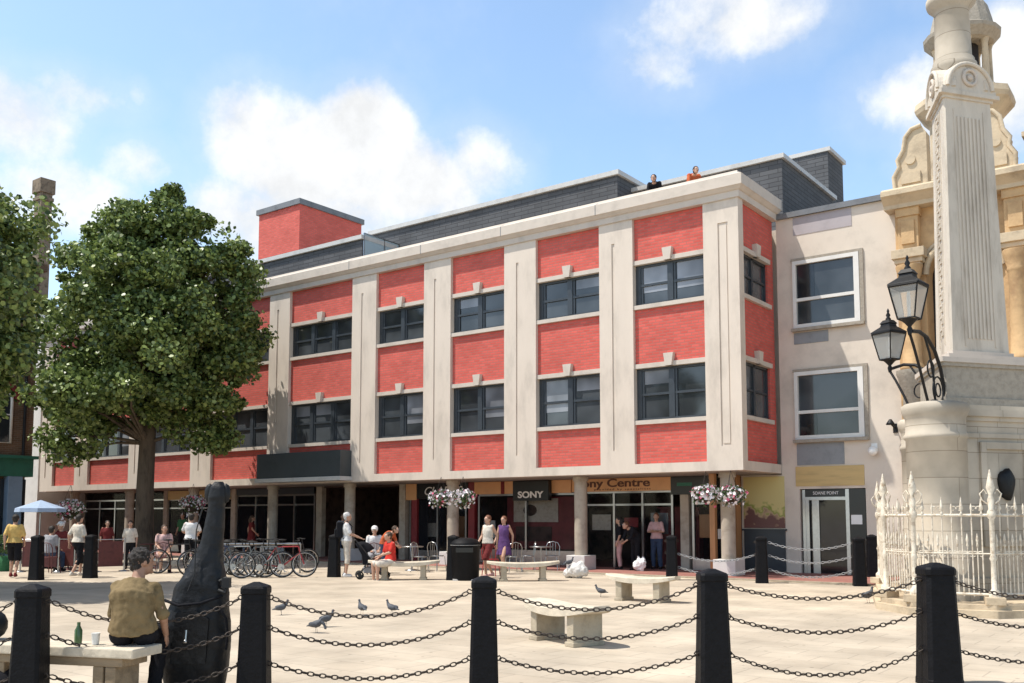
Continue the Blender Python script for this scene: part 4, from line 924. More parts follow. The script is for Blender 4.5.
    if bottom:
        m_, kind, frac = bottom; q = MB()
        q.rings([ring(J['pel']+up*.10*(1 if pose['pel'][2] > .8 else .6), .165, .122, rl, up), ring(J['pel'], .186, .138, rl, up), ring(J['pel']-up*(.10 if pose['pel'][2] > .8 else .04), .165, .125, rl, up)])
        if kind == 'skirt': 
            q = MB(); q.rings([ring(J['pel']+up*.12, .165, .122, rl, up), ring(J['pel'], .19, .14, rl, up), ring(J['pel']-up*frac, .25, .2, rl, up)])
        else:
            for S in 'LR':
                a, k_, n_ = J['hp'+S], J['kn'+S], J['an'+S]; lo_ = .016 if frac > 1.5 else .03
                if frac <= 1: q.capsule(a, a.lerp(k_, frac), .102, .084+lo_*.3, 12)
                else: q.capsule(a, k_, .102, .076, 12); q.tube([k_, k_.lerp(n_, frac-1)], [.076, .062], 12)
        part('skirt' if kind == 'skirt' else ('shorts' if frac < 1.3 else 'trousers'), remesh(q, vox, 3, nzv, 7), m_, root, world=False)
    for S in 'LR':
        a = J['an'+S]; q = MB(); q.capsule(a+Vector((0,-.035,-.034)), a+Vector((0,.15,-.044)), .046, .038, 8); q.ball(a+Vector((0,-.01,-.0)), .048, n=8)
        part('shoe', remesh(q, .014, 2), shoes, root, world=False)
    if hair:
        q = MB(); q.ball(hd((0,-.024,.036)), .105, (.84,.95,.95), 16, rot=RH); q.ball(hd((0,-.05,-.01)), .09, (.85,.62,1.0), 12, rot=RH)
        for s_ in (-1, 1): q.ball(hd((s_*.066,.0,.04)), .04, (.55,1,1), 8)
        if hairlen: q.tube([hd((0,-.07,0)), hd((0,-.09,-.1)), hd((0,-.085,-.1-hairlen))], [.085, .085, .05], 12)
        part('hair', remesh(q, .012 if not fine else .007, 1, .016 if fine else .008, 40), hair, root, world=False)
    if extra: extra(root, J, hd)
    return root
def at_(px, py): return gnd(px, py)
def cap_extra(m_):
    def f(root, J, hd):
        q = MB(); q.ball(hd((0,-.012,.05)), .112, (.86,1.0,.85), 16); q.ball(hd((0,.12,.045)), .07, (.9,.9,.12), 12); part('cap', q, m_, root, world=False)
    return f
def backpack(root, J, hd):
    q = MB(); c = (J['che']+J['wai'])/2+Vector((0,-.2,.06)); q.obox(c, (.28,.16,.42)); q.obox(c+Vector((0,-.1,-.08)), (.2,.06,.2)); part('backpack', q, 'cloth_black', root, world=False, bevel=.04)
    q = MB()
    for s_ in (-1, 1): q.tube([(s_*.11,-.13,1.4),(s_*.12,0,1.49),(s_*.12,.13,1.35),(s_*.12,.1,1.12),(s_*.12,-.1,1.02)], .018, 6)
    part('strap', q, 'cloth_black', root, world=False)
# foreground seated man
man = dict(SIT, pel=(0,0,.66), wai=(0,-.04,.79), che=(0,-.02,.95), nek=(0,.08,1.10), hed=(.02,.15,1.225), shL=(-.155,.05,1.01), shR=(.155,.05,1.01), elL=(-.20,.12,.79), wrL=(-.10,.32,.70), elR=(.235,.04,.79), wrR=(.235,.15,.61),
    hpL=(-.09,.02,.62), hpR=(.09,.02,.62), knL=(-.13,.44,.60), knR=(.12,.44,.59), anL=(-.10,.30,.08), anR=(.10,.33,.08))
mxy = cw((138-512)/FPX*8.28, 8.28)
def belt(root, J, hd):
    q = MB(); q.rings([[(.178*math.cos(a), .134*math.sin(a), z) for a in [2*PI*k/20 for k in range(20)]] for z in (.655, .715)]); part('waistband', q, 'cloth_black', root, world=False)
person('man in tan shirt sitting with his back to us on the long bench', (*mxy, 0), heading(-.08, 1), man, ('cloth_tan', 1.05, 1, .02), ('cloth_black', 'trousers', 1.95), 'skin_tan', 'hair_dark', 'cloth_black', vox=.009, h=1.72, hturn=-.95, fine=True, extra=belt)
# people across the square
person('man in yellow shirt and dark shorts walking away at the left edge', at_(13,578), heading(-.3,1), WALK, ('cloth_yellow', .9, 1, .03), ('cloth_black', 'shorts', .95), shoes='cloth_darkred', h=1.68)
person('man in white and pink patterned shirt walking past the cafe parasol', at_(77,577), heading(.5,1), WALK, ('cloth_cream', .9, 1, .03), ('cloth_black', 'trousers', 1.4), shoes='cloth_cream', h=1.68)
person('cyclist in white tee shirt standing behind the double bass case', at_(190,572), heading(-.2,1), dict(STAND, elL=(-.25,.1,1.2), wrL=(-.15,.3,1.1), elR=(.25,.1,1.2), wrR=(.15,.3,1.1)), ('cloth_white', .8, 1, .02), ('cloth_black', 'trousers', 1.95), h=1.72)
person('man in pale shirt with black backpack pushing the pushchair', at_(346,577), heading(1,.25), PUSH, ('cloth_white', .9, 1, .02), ('cloth_cream', 'shorts', 1.35), shoes='cloth_white', hair='hair_grey', h=1.74, extra=backpack)
person('person in white cap and white shirt seated behind the pushchair', at_(374,573), heading(.2,-1), dict(SIT), ('cloth_white', .9, 1, .02), ('cloth_grey', 'trousers', 1.9), hair='hair_grey', h=1.75, extra=cap_extra('cloth_white'))
person('woman in red top sitting at the left end of a far stone bench', (*cw((391-512)/FPX*25.0, 25.0), -.08), heading(-.8,-.6), dict(SIT, elL=(-.2,.12,.8), wrL=(-.1,.36,.72)), ('cloth_red', .8, 1, .01), ('cloth_cream', 'shorts', .9), hair='hair_brown', shoes='cloth_cream', h=1.7, girl=1)
person('person in orange red tee bending beside the woman on the bench', at_(384,575), heading(.9,-.3), dict(BEND), ('cloth_orange', .9, 1, .02), ('cloth_denim', 'trousers', 1.9), hair='hair_brown', h=1.55)
person('woman in pale vest and dark red shorts walking near the poster window', at_(488,578), heading(-.6,-.6), WALK, ('cloth_cream', 0, 1, .01), ('cloth_darkred', 'shorts', .9), hair='hair_red', shoes='cloth_pink', h=1.66, girl=1)
person('woman in purple sleeveless dress beside the woman in the pale vest', at_(504,574), heading(-.5,-.8), WALK, ('cloth_purple', 0, 1, .01), ('cloth_purple', 'skirt', .38), hair='hair_red', shoes='cloth_black', h=1.64, girl=1)
person('dark haired woman in black top and pink trousers at the shop doors', at_(620,570), heading(-1,.2), STAND, ('cloth_black', .9, 1, .01), ('cloth_pink', 'trousers', 1.9), hair='hair_dark', h=1.62, hairlen=.18, girl=1)
person('red haired person in black leaning forward over a white bag', at_(636,571), heading(-.9,-.5), BEND, ('cloth_black', 1.5, 1, .02), ('cloth_black', 'trousers', 1.95), hair='hair_red', h=1.68)
person('man in pink tee and dark jeans with arms folded at the doors', at_(657,570), heading(-.4,-.9), dict(STAND, elL=(-.23,.08,1.16), wrL=(.02,.2,1.2), elR=(.23,.08,1.16), wrR=(-.02,.22,1.17)), ('cloth_pink', .9, 1, .02), ('cloth_denim', 'trousers', 1.95), hair='hair_red', h=1.74)
person('woman in floral dress seated among the bicycles and cafe tables', at_(163,572), heading(.4,-.8), SIT, ('cloth_pattern', .6, 1, .02), ('cloth_pattern', 'skirt', .12), hair='hair_brown', h=1.8, hairlen=.12, girl=1)
person('seated cafe guest in grey tee under the pale parasol', at_(49,572), heading(.2,1), SIT, ('cloth_grey', .9, 1, .02), ('cloth_denim', 'trousers', 1.9), h=1.75)
person('seated cafe guest in white cap under the pale parasol', at_(61,568), heading(-.4,-1), SIT, ('cloth_darkred', .9, 1, .02), ('cloth_black', 'trousers', 1.9), hair='hair_grey', h=1.9, extra=cap_extra('cloth_white'))
person('cafe guest in dark red shirt standing behind the red barrier', at_(106,566), heading(.6,-1), STAND, ('cloth_darkred', .9, 1, .02), ('cloth_black', 'trousers', 1.95), h=1.5)
person('cafe guest in cream shirt standing left of the tree trunk', at_(129,569), heading(.2,-1), STAND, ('cloth_cream', .9, 1, .02), ('cloth_black', 'trousers', 1.95), h=1.5)
person('shopper in grey tee standing in the shade beneath the canopy edge', (-27.2, 25.6, .03), heading(.3,-1), STAND, ('cloth_grey', .9, 1, .02), ('cloth_denim', 'trousers', 1.95), hair='hair_brown', h=1.72)
person('woman in dark red dress walking inside the arcade behind the bicycles', (-32.4, 25.4, .03), heading(1,.3), WALK, ('cloth_darkred', .6, 1, .02), ('cloth_darkred', 'skirt', .35), hair='hair_brown', h=1.64, hairlen=.12, girl=1)
person('man in dark green tee standing in the arcade right of the tree trunk', (-37.2, 25.4, .03), heading(-.2,-1), STAND, ('cloth_green', .9, 1, .02), ('cloth_black', 'trousers', 1.95), h=1.76)
rp_ = Vector((-13.35, 25.1, 10.25))
person('person in black leaning on the roof parapet, left of the pair', rp_, heading(-.3,-1), dict(BEND), ('cloth_black', 1.6, 1, .02), ('cloth_black', 'trousers', 1.95), h=1.74)
person('person in red top on the roof near the corner of the parapet', Vector((-12.15, 25.05, 10.25)), heading(.2,-1), dict(BEND), ('cloth_orange', .9, 1, .02), ('cloth_denim', 'trousers', 1.95), h=1.70)

# ================================================================== DOUBLE BASS CASE
d0 = 8.98; bx, by = cw((200-512)/FPX*d0, d0)
BS = thing('bass_case', 'tall black padded double bass case standing upright beside the seated man', 'instrument case', (bx, by, 0), YAW)
prf = [(.03,.20,.10,0),(.06,.27,.14,0),(.25,.305,.18,0),(.48,.315,.19,.0),(.66,.305,.18,.01),(.80,.265,.165,.03),(.90,.245,.155,.04),(1.0,.225,.15,.05),(1.10,.18,.13,.07),(1.2,.14,.11,.09),(1.28,.115,.095,.11),(1.38,.10,.085,.13),(1.55,.085,.075,.15),(1.72,.07,.065,.165),(1.80,.085,.07,.17),(1.90,.07,.06,.175),(1.96,.03,.03,.18)]
q = MB(); n = 28; rs = []
from mathutils import noise as NZ
for i in range(len(prf)-1):
    for sub in range(6):
        t = sub/6; z, a, b_, cx = [prf[i][k]*(1-t)+prf[i+1][k]*t for k in range(4)]; ring = []
        for k in range(n):
            an = 2*PI*k/n; c_, s_ = math.cos(an), math.sin(an)
            cc = math.copysign(abs(c_)**.75, c_); ss = math.copysign(abs(s_)**.8, s_)
            up_ = min(1, max(.25, (z-.7)*3)); w_ = 1+.05*NZ.noise(Vector((cc*2+3, ss*2, z*5)))+.13*up_*(.5-abs(NZ.noise(Vector((cc*1.3+7, ss*1.3, z*9+cc*1.8)))))*(1 if z < 1.75 else .3)
            ring.append((cx+a*cc*w_, b_*ss*w_, z))
        rs.append(ring)
q.rings(rs); lp('cover', q, 'case_cloth', BS)
q = MB(); q.rings([[(x, y, z) for x, z in [(-.16,.30),(.16,.30),(.18,.7),(.05,.78),(-.12,.75)]] for y in (-.205, -.17)], 0, False); lp('pocket', q, 'case_cloth', BS, .02)
q = MB(); q.tube([(.24,-.12,.95),(.31,-.14,.93),(.33,-.12,1.02),(.30,-.1,1.06),(.24,-.1,1.03)], .018, 8); q.obox((.31,-.12,1.02), (.07,.07,.09)); lp('handle', q, 'rubber', BS)
q = MB(); q.tube([(.26,-.16,.80),(.33,-.17,.7),(.345,-.16,.55),(.33,-.15,.42)], .012, 6); q.tube([(-.26,-.10,.86),(-.1,-.19,.82),(.1,-.19,.84),(.27,-.1,.90)], .014, 6); lp('strap', q, 'cloth_black', BS)
q = MB(); q.tube([(.07,-.10,1.72),(.02,-.12,1.5),(.02,-.13,1.3),(.03,-.17,1.1),(-.02,-.185,.95)], .006, 6); lp('zip', q, 'rubber', BS)
q = MB(); q.tube([(-.02,-.20,.60),(-.02,-.215,.50)], .014, 8); q.ball((-.02,-.212,.5), .022); lp('zip_pull', q, 'steel', BS)
q = MB()
for s_ in (-1, 1): q.ball((.17+s_*.075,0,1.84), .05, (1,.6,1.9), 10)
lp('tuning_head_cover', q, 'case_cloth', BS)

# objects on and under the long bench
bb = atd(6, 620, 8.75); q = MB(); q.ball((0,0,.13), .16, (1.15,.7,.85), 14); q.tube([(-.1,0,.22),(-.05,0,.34),(.06,0,.34),(.1,0,.22)], .015, 8)
p_ = Vector((*cw(-4.62, 8.62), .54)); single('shoulder_bag', q, 'case_cloth', 'black bag resting on the long bench at the left edge', 'bag', tuple(p_), 0, world=False)
q = MB(); q.ball((0,0,.17), .2, (1.2,.8,.85), 14); q.box(-.1,.12,-.17,-.15,.08,.22,); p_ = Vector((*cw(-4.45, 8.45), 0)); single('holdall', q, 'cloth_black', 'black holdall on the ground under the long bench', 'bag', tuple(p_), .4, world=False)
p_ = Vector((*cw(-3.72, 8.33), .54)); q = MB(); q.lathe([(.03,0),(.032,.02),(.032,.11),(.014,.15),(.014,.18)], (0,0,0), 12)
single('drink_bottle', q, 'bottle_green', 'small drink bottle on the long bench behind the seated man', 'bottle', tuple(p_), 0, world=False)
p_ = Vector((*cw(-3.55, 8.28), .54)); q = MB(); q.lathe([(.028,0),(.036,.09),(.038,.095)], (0,0,0), 12)
single('paper_cup', q, 'plastic_white', 'small pale paper cup on the long bench next to the bottle', 'cup', tuple(p_), 0, world=False)

# ================================================================== BICYCLES
def bicycle(label, loc, rz, fm, lean=.08):
    t = thing('bicycle', label, 'bicycle', tuple(loc), rz, 'bicycles parked in front of the arcade')
    Rw = .335; A_, B_ = Vector((-.52,0,Rw+.015)), Vector((.53,0,Rw+.015))
    bbk = Vector((-.08,0,.28)); st = Vector((-.22,0,.82)); hd_ = Vector((.37,0,.83)); hl = Vector((.41,0,.66))
    q = MB(); 
    for a, b, r in ((bbk,st,.018),(st*1,hd_,.016),(bbk,hl,.02),(hd_,hl,.02),(bbk,A_+Vector((0,.05,0)),.011),(bbk,A_-Vector((0,.05,0)),.011),(st,A_+Vector((0,.05,0)),.010),(st,A_-Vector((0,.05,0)),.010),(hl,B_+Vector((0,.05,0)),.014),(hl,B_-Vector((0,.05,0)),.014)): q.cyl(a, b, r, n=8)
    part('frame', q, fm, t, world=False)
    for c in (A_, B_):
        q = MB(); q.tube([c+Vector((Rw*math.cos(a),0,Rw*math.sin(a))) for a in [2*PI*k/28 for k in range(28)]], .02, 6, closed=True); w_ = part('wheel', q, 'rubber', t, world=False)
        q = MB(); q.tube([c+Vector(((Rw-.028)*math.cos(a),0,(Rw-.028)*math.sin(a))) for a in [2*PI*k/28 for k in range(28)]], .012, 5, closed=True)
        for k in range(14): a = 2*PI*k/14; q.cyl(c, c+Vector(((Rw-.03)*math.cos(a),.0,(Rw-.03)*math.sin(a))), .003, n=4)
        q.cyl(c-Vector((0,.05,0)), c+Vector((0,.05,0)), .022, n=8); part('rim', q, 'steel', w_, world=False)
    q = MB(); q.cyl(st, st+Vector((-.03,0,.12)), .013, n=8); q.ball(st+Vector((-.04,0,.14)), .12, (1.15,.6,.22), 12); part('saddle', q, 'rubber', t, world=False)
    q = MB(); q.cyl(hd_, hd_+Vector((-.03,0,.15)), .013, n=8); q.tube([(.30,-.28,.98),(.36,-.2,1.0),(.38,0,.98),(.36,.2,1.0),(.30,.28,.98)], .013, 8); part('handlebar', q, 'rubber', t, world=False)
    q = MB(); q.lathe([(.09,-.004),(.09,.004)], (0,0,0), 16)
    q.v = [(bbk.x+x, -.05+z, bbk.z+y) for x, y, z in q.v]; q.cyl(bbk+Vector((0,-.09,0)), bbk+Vector((.12,-.09,-.12)), .011, n=6); q.cyl(bbk+Vector((0,.09,0)), bbk+Vector((-.12,.09,.12)), .011, n=6); q.obox(bbk+Vector((.13,-.13,-.12)), (.08,.07,.02)); q.obox(bbk+Vector((-.13,.13,.12)), (.08,.07,.02)); part('crankset', q, 'steel', t, world=False)
    return t
for px, py, dr, fm, lb in [(205, 575, (.5,.6), 'bike_black', 'black bicycle leftmost of the row, just right of the bass neck'), (228, 577, (.8,.25), 'bike_blue', 'dark blue bicycle second from left in the parked row'), (243, 576, (-.7,.5), 'bike_black', 'black bicycle in the tangle before the second column'), (262, 578, (.8,.3), 'bike_silver', 'silver framed bicycle in the middle of the parked row'),
                            (272, 575, (-.5,.8), 'bike_black', 'black bicycle half hidden behind the silver one'), (219, 574.5, (-.9,.3), 'bike_blue', 'dark blue bicycle turned left, nearest the bass neck'), (252, 575, (.6,.7), 'bike_black', 'black bicycle angled away between the silver one and the tangle'),
                            (236, 577.5, (.9,-.1), 'bike_silver', 'grey bicycle square to the view at the front of the tangle'), (290, 573, (.8,.5), 'bike_black', 'black bicycle behind the dark red one'), (284, 577.5, (1,.12), 'bike_red', 'dark red bicycle at the right end of the row'), (176, 573, (.7,.5), 'bike_black', 'black bicycle held by the cyclist in white')]:
    v = camdir(*dr); bicycle(lb, gnd(px, py), math.atan2(v.y, v.x), fm)
q = MB(); a = gnd(222, 574); b = gnd(300, 573); 
for t_ in (0, .5, 1):
    p = a.lerp(b, t_); q.cyl(p, p+Vector((0,0,.85)), .025, n=8)
q.tube([a+Vector((0,0,.85)), b+Vector((0,0,.85))], .03, 8)
single('cycle_rack', q, 'steel', 'low metal rail behind the parked bicycles', 'bike rack', tuple(a))

# ================================================================== PUSHCHAIR, BIN, CAFE
p = gnd(371, 579); v = camdir(1, .2); t = thing('pushchair', 'black folding pushchair between the man with backpack and the bench', 'pushchair', tuple(p), math.atan2(v.y, v.x))
q = MB()
for s_ in (-.2, .2): q.tube([(-.42,s_,1.02),(-.3,s_,.9),(.0,s_,.5),(.38,s_,.12)], .014, 6); q.tube([(-.3,s_,.12),(-.05,s_,.5),(.1,s_,.62),(.42,s_,.62)], .014, 6)
q.tube([(-.42,-.2,1.02),(-.44,0,1.03),(-.42,.2,1.02)], .018, 6); part('frame', q, 'bike_black', t, world=False)
for (x, y) in ((.38,-.2),(.38,.2),(-.3,-.22),(-.3,.22)):
    q = MB(); q.tube([(x+.09*math.cos(a), y, .11+.09*math.sin(a)) for a in [2*PI*k/16 for k in range(16)]], .02, 6, closed=True); q.cyl((x,y-.03,.11),(x,y+.03,.11), .05, n=10); part('wheel', q, 'rubber', t, world=False)
q = MB(); q.rings([[(x, y, z) for x, z in [(-.22,.38),(.3,.35),(.34,.42),(-.02,.48),(-.2,.92),(-.27,.9)]] for y in (-.19, .19)], 0, False); part('seat', q, 'cloth_black', t, world=False, bevel=.02)
q = MB(); q.rings([[(-.24+.36*math.cos(a)*math.sin(b), .2*math.cos(b), .62+.36*math.sin(a)*math.sin(b)) for b in [.05+ (PI-.1)*k/10 for k in range(11)]] for a in [.5+1.6*i/8 for i in range(9)]], 0, True, caps=False); o = part('hood', q, 'cloth_black', t, world=False)
q = MB(); q.obox((0,0,.24), (.4,.3,.16)); part('basket', q, 'cloth_grey', t, world=False, bevel=.03)
p = gnd(465, 580); t = thing('litter_bin', 'large black rounded litter bin between the two far stone benches', 'litter bin', tuple(p), YAW)
q = MB(); q.lathe([(.34,0),(.36,.05),(.38,.85),(.40,.88),(.40,.94),(.36,.98),(.30,1.04),(.15,1.08),(.02,1.09)], (0,0,0), 28); part('body', q, 'black_paint', t, world=False)
q = MB(); q.box(-.22,.22,-.395,-.34,.72,.84); part('slot', q, 'black_sign', t, world=False)
q = MB(); q.tube([(.39*math.cos(a), .39*math.sin(a), .90) for a in [2*PI*k/28 for k in range(28)]], .012, 6, closed=True); part('rim', q, 'coping', t, world=False)
q = MB(); q.box(-.3,.3,-.3,.3,0,.04); part('foot', q, 'terrace_white', t, world=False)
def chair(label, p, rz, m_='steel', group='cafe chairs'):
    t = thing('cafe_chair', label, 'chair', tuple(p), rz, group)
    q = MB(); q.lathe([(.2,.44),(.21,.45),(.2,.465)], (0,0,0), 16); part('seat', q, m_, t, world=False)
    for (x, y) in ((-.16,-.16),(.16,-.16),(-.16,.16),(.16,.16)): part('leg', MB().cyl((x,y,.44),(x*1.25,y*1.25,0), .013, n=6), m_, t, world=False)
    q = MB(); q.tube([(-.19,-.18,.45),(-.21,-.21,.72),(-.15,-.22,.84),(0,-.23,.88),(.15,-.22,.84),(.21,-.21,.72),(.19,-.18,.45)], .013, 6)
    for x in (-.08, 0, .08): q.tube([(x,-.17,.46),(x,-.215,.84)], .008, 5)
    part('backrest', q, m_, t, world=False); return t
def table(label, p, m_='steel'):
    t = thing('cafe_table', label, 'table', tuple(p), .001, 'cafe tables')
    part('top', MB().lathe([(.33,.71),(.35,.72),(.35,.735),(.33,.74)], (0,0,0), 24), m_, t, world=False); q = MB(); q.cyl((0,0,.03),(0,0,.71), .025, n=10); part('leg', q, m_, t, world=False)
    part('foot', MB().lathe([(.22,0),(.22,.02),(.04,.05)], (0,0,0), 16), m_, t, world=False); return t
chair('red wire chair behind the left end of the poster window bench', gnd(491, 576), heading(.3,1), 'bike_red')
for i, (px, py, lb) in enumerate([(513, 572, 'steel chair behind the poster window bench, nearest the women'), (528, 571, 'steel chair behind the middle of the poster window bench'), (552, 571, 'steel chair behind the right end of the poster window bench'), (420, 572, 'steel chair behind the bench left of the litter bin'), (437, 571, 'steel chair close to the white column plinth by the bin')]):
    chair(lb, gnd(px, py), 1.0+i*1.3)
table('steel cafe table behind the poster window bench', gnd(541, 571)); table('steel cafe table behind the bench where the woman in red sits', gnd(412, 570.5))
for px, py, lb in [(68, 570, 'cafe table beside the patterned shirt walker'), (42, 568, 'cafe table beneath the pale parasol'), (150, 566, 'cafe table left of the floral dress woman')]: table(lb, gnd(px, py), 'red_wood')
for i, (px, py, lb) in enumerate([(50, 573, 'chair under the guest in grey tee'), (61, 569, 'chair under the guest in white cap'), (163, 573, 'chair under the woman in floral dress'), (75, 567, 'empty red chair behind the patterned shirt walker'), (374, 574, 'chair under the person in white cap by the pushchair')]):
    chair(lb, gnd(px, py), heading([.2,-.4,.4,.6,.2][i], [1,-1,-.8,1,-1][i]), 'red_wood')
for a_, b_, lb in [((20,572),(58,572),'red barrier panel left of the far bollard'), ((96,572),(124,571),'red barrier panel right of the second far bollard'), ((58,571),(74,571.5),'narrow red barrier panel between the cafe guests and the walker')]:
    a = gnd(*a_); b = gnd(*b_); v = b-a; t = thing('cafe_barrier', lb, 'barrier', tuple(a), math.atan2(v.y, v.x), 'cafe barriers'); L = v.length
    part('screen', MB().box(.05, L-.05, -.01, .01, .15, .9), 'red_wood', t, world=False)
    for x in (0, L): q = MB(); q.cyl((x,0,0),(x,0,1.0), .025, n=8); q.lathe([(.16,0),(.16,.02),(.03,.04)], (x,0,0), 12); part('post', q, 'steel', t, world=False)
    part('rail', MB().tube([(0,0,.95),(L,0,.95)], .018, 6), 'steel', t, world=False)
p = gnd(38, 568); t = thing('parasol', 'pale blue canvas parasol over the cafe tables at the left', 'parasol', tuple(p), .2)
q = MB(); q.cyl((0,0,0),(0,0,2.15), .025, n=10); q.lathe([(.25,0),(.25,.06),(.05,.1)], (0,0,0), 16); part('pole', q, 'steel', t, world=False)
q = MB(); q.lathe([(.02,2.16),(.35,2.04),(.74,1.90),(.76,1.78),(.75,1.78),(.73,1.885),(.35,2.02),(.02,2.14)], (0,0,0), 8, smooth=False); part('canopy', q, 'parasol_cloth', t, world=False)
q = MB(); 
for k in range(8): a = 2*PI*k/8; q.cyl((0,0,1.75),(.6*math.cos(a),.6*math.sin(a),1.9), .008, n=5)
part('ribs', q, 'steel', t, world=False)
# green bush in tub at left edge
def flowers(root, c, R, n, seed, colour=True, sx=1.0):
    nr = np.random.RandomState(seed); lf = MB(); pw = MB(); pp = MB()
    for i in range(n):
        d = nr.normal(size=3); d /= np.linalg.norm(d); d[2] = d[2]*.6; p = Vector(c)+Vector(d)*R*nr.uniform(.6, 1.05); p = Vector((c[0]+(p.x-c[0])*sx, p.y, p.z))
        if nr.rand() < .25: p.z -= R*nr.uniform(0, .6)
        kind = nr.rand(); tgt = lf if (kind < .42 or not colour) else (pw if kind < .90 else pp)
        nn = (Vector(d)+Vector(nr.normal(size=3))*.5).normalized(); a = nn.orthogonal().normalized(); b = nn.cross(a)
        s = (.035 if tgt is not lf else .05)*nr.uniform(.8, 1.6)
        k = 5 if tgt is not lf else 4
        vs = [p-nn*s*.3]+[p+(a*math.cos(2*PI*j/k)+b*math.sin(2*PI*j/k))*s*(1 if j % 2 == 0 or tgt is not lf else .5) for j in range(k)]
        tgt.add(vs, [(0, 1+j, 1+(j+1) % k) for j in range(k)])
    o = len(lf.f); lf.add(pw.v, pw.f, 1); lf.add(pp.v, pp.f, 2) if pp.v else None
    part('foliage', lf, ['leaf_basket', 'petal_white', 'petal_pink'], root, world=False)
def basket(label, px, py, d, R, seed, colour=True):
    c = atd(px, py, d); t = thing('flower_basket', label, 'hanging basket', (c.x, c.y, c.z), .001, 'hanging flower baskets')
    q = MB(); q.lathe([(.03,-R*.75),(R*.35,-R*.65),(R*.6,-R*.3),(R*.65,0),(R*.6,.01)], (0,0,0), 16); part('basket', q, 'soil', t, world=False)
    q = MB(); top = 2.86-c.z
    for k in range(3): a = 2*PI*k/3+.3; q.cyl((R*.6*math.cos(a), R*.6*math.sin(a), 0), (0, 0, top), .006, n=4)
    part('hanger', q, 'chain_iron', t, world=False); flowers(t, (0,0,.02), R, 620 if colour else 300, seed, colour, 1.15); return t
basket('white and pink flower basket hanging left of the corner column', 706, 493, 25.9, .36, 1)
basket('white and pink flower basket hanging right of the corner column', 731, 494, 25.6, .36, 2)
basket('white flower basket with dark stems above the litter bin, left half', 441, 497, 29.6, .36, 3)
basket('white flower basket with dark stems above the litter bin, right half', 463, 497, 29.4, .36, 4)
basket('small pale flower basket hanging just left of the bass neck', 193, 503, 36, .5, 5)
basket('leafy green basket hanging above the cafe by the patterned shirt walker', 70, 508, 37, .55, 6, True)
t = thing('shrub', 'dark green shrub in a tub at the left edge behind the man in yellow', 'shrub', tuple(gnd(3, 571)), .001)
q = MB(); q.lathe([(.25,0),(.32,.45),(.3,.45)], (0,0,0), 16); part('tub', q, 'cloth_green', t, world=False); flowers(t, (0,0,.8), .5, 500, 9, False)
# bags
p = gnd(640, 572); q = MB(); q.ball((0,0,.2), .2, (1.1,.6,1.0), 12); q.tube([(-.1,0,.35),(-.06,0,.46),(.02,0,.4)], .02, 6); q.tube([(.04,0,.38),(.1,0,.48),(.14,0,.33)], .02, 6)
single('carrier_bag', remesh(q, .02, 2, .05, 7), 'plastic_white', 'bright white carrier bag at the feet of the red haired person', 'bag', tuple(p), 0, world=False)
p = gnd(576, 578); q = MB(); q.ball((.05,0,.2), .28, (1.15,.8,.75), 14); q.ball((-.25,0,.12), .16, (1,1,.8), 12); q.ball((.15,0,.34), .12, n=10)
single('refuse_sack', remesh(q, .02, 4, .035, 7), 'terrace_white', 'heaped white sacks on the ground at the foot of the thick column', 'sacks', tuple(p), 0, world=False)

# ================================================================== PIGEONS
def pigeon(label, p, rz, s=1.0, peck=False):
    t = thing('pigeon', label, 'pigeon', tuple(p), rz, 'pigeons'); t.scale = (s, s, s)
    q = MB(); q.rings([[(x+ux*0, w_*math.cos(a), z+h_*math.sin(a)) for a in [2*PI*k/12 for k in range(12)]] for x, z, w_, h_, ux in
        [(-.17,.10,.012,.006,0),(-.12,.115,.03,.018,0),(-.06,.13,.055,.045,0),(0,.14,.066,.058,0),(.06,.155,.056,.056,0),(.09,.18,.036,.04,0)]])
    if peck: q.tube([(.08,0,.17),(.13,0,.15),(.155,0,.10)], [.036, .024, .018], 10); q.ball((.16,0,.085), .024, n=10); q.cyl((.165,0,.075),(.185,0,.045), .006, .002, n=6)
    else: q.tube([(.08,0,.18),(.105,0,.22),(.11,0,.25)], [.036, .024, .018], 10); q.ball((.115,0,.262), .024, n=10); q.cyl((.135,0,.262),(.16,0,.252), .006, .002, n=6)
    for s_ in (-1, 1): q.cyl((.0,s_*.022,.09),(.01,s_*.024,.0), .005, n=5); q.tube([(.01,s_*.024,.006),(.045,s_*.028,.005)], .004, 5); q.tube([(.01,s_*.024,.006),(-.02,s_*.024,.005)], .004, 5)
    part('body', remesh(q, .0075, 1), 'pigeon_grey', t, world=False)
    for s_ in (-1, 1):
        q = MB(); q.ball((-.02, s_*.054, .142), .07, (1.25,.22,.55), 10); part('wing', q, 'pigeon_grey', t, world=False)
    q = MB(); q.ball((.122,.022,.266), .004, n=6); q.ball((.122,-.022,.266), .004, n=6)
    if not peck: part('eyes', q, 'bike_red', t, world=False)
for px, py, a, pk, lb in [(281,615,.4,False,'lone pigeon nearest the bass case bollard, head up'), (316,633,-.3,True,'pecking pigeon lower left of the close pair'), (326,627,.5,False,'upright pigeon upper right of the close pair'), (362,615,2.2,False,'dark pigeon left of two standing on the paving centre'), (392,615,2.6,False,'dark pigeon right of two standing on the paving centre'), (601,597,2.9,False,'pigeon on the ground beside the oblique stone bench')]:
    pigeon(lb, gnd(px, py), a+YAW, .9, pk)
pigeon('pigeon standing left of the monument plinth', gnd(868, 603), YAW+.5, 1.1)
pigeon('pigeon perched on the white sacks by the thick column', gnd(569, 578)+Vector((0,0,.28)), YAW+.3, 1.0)

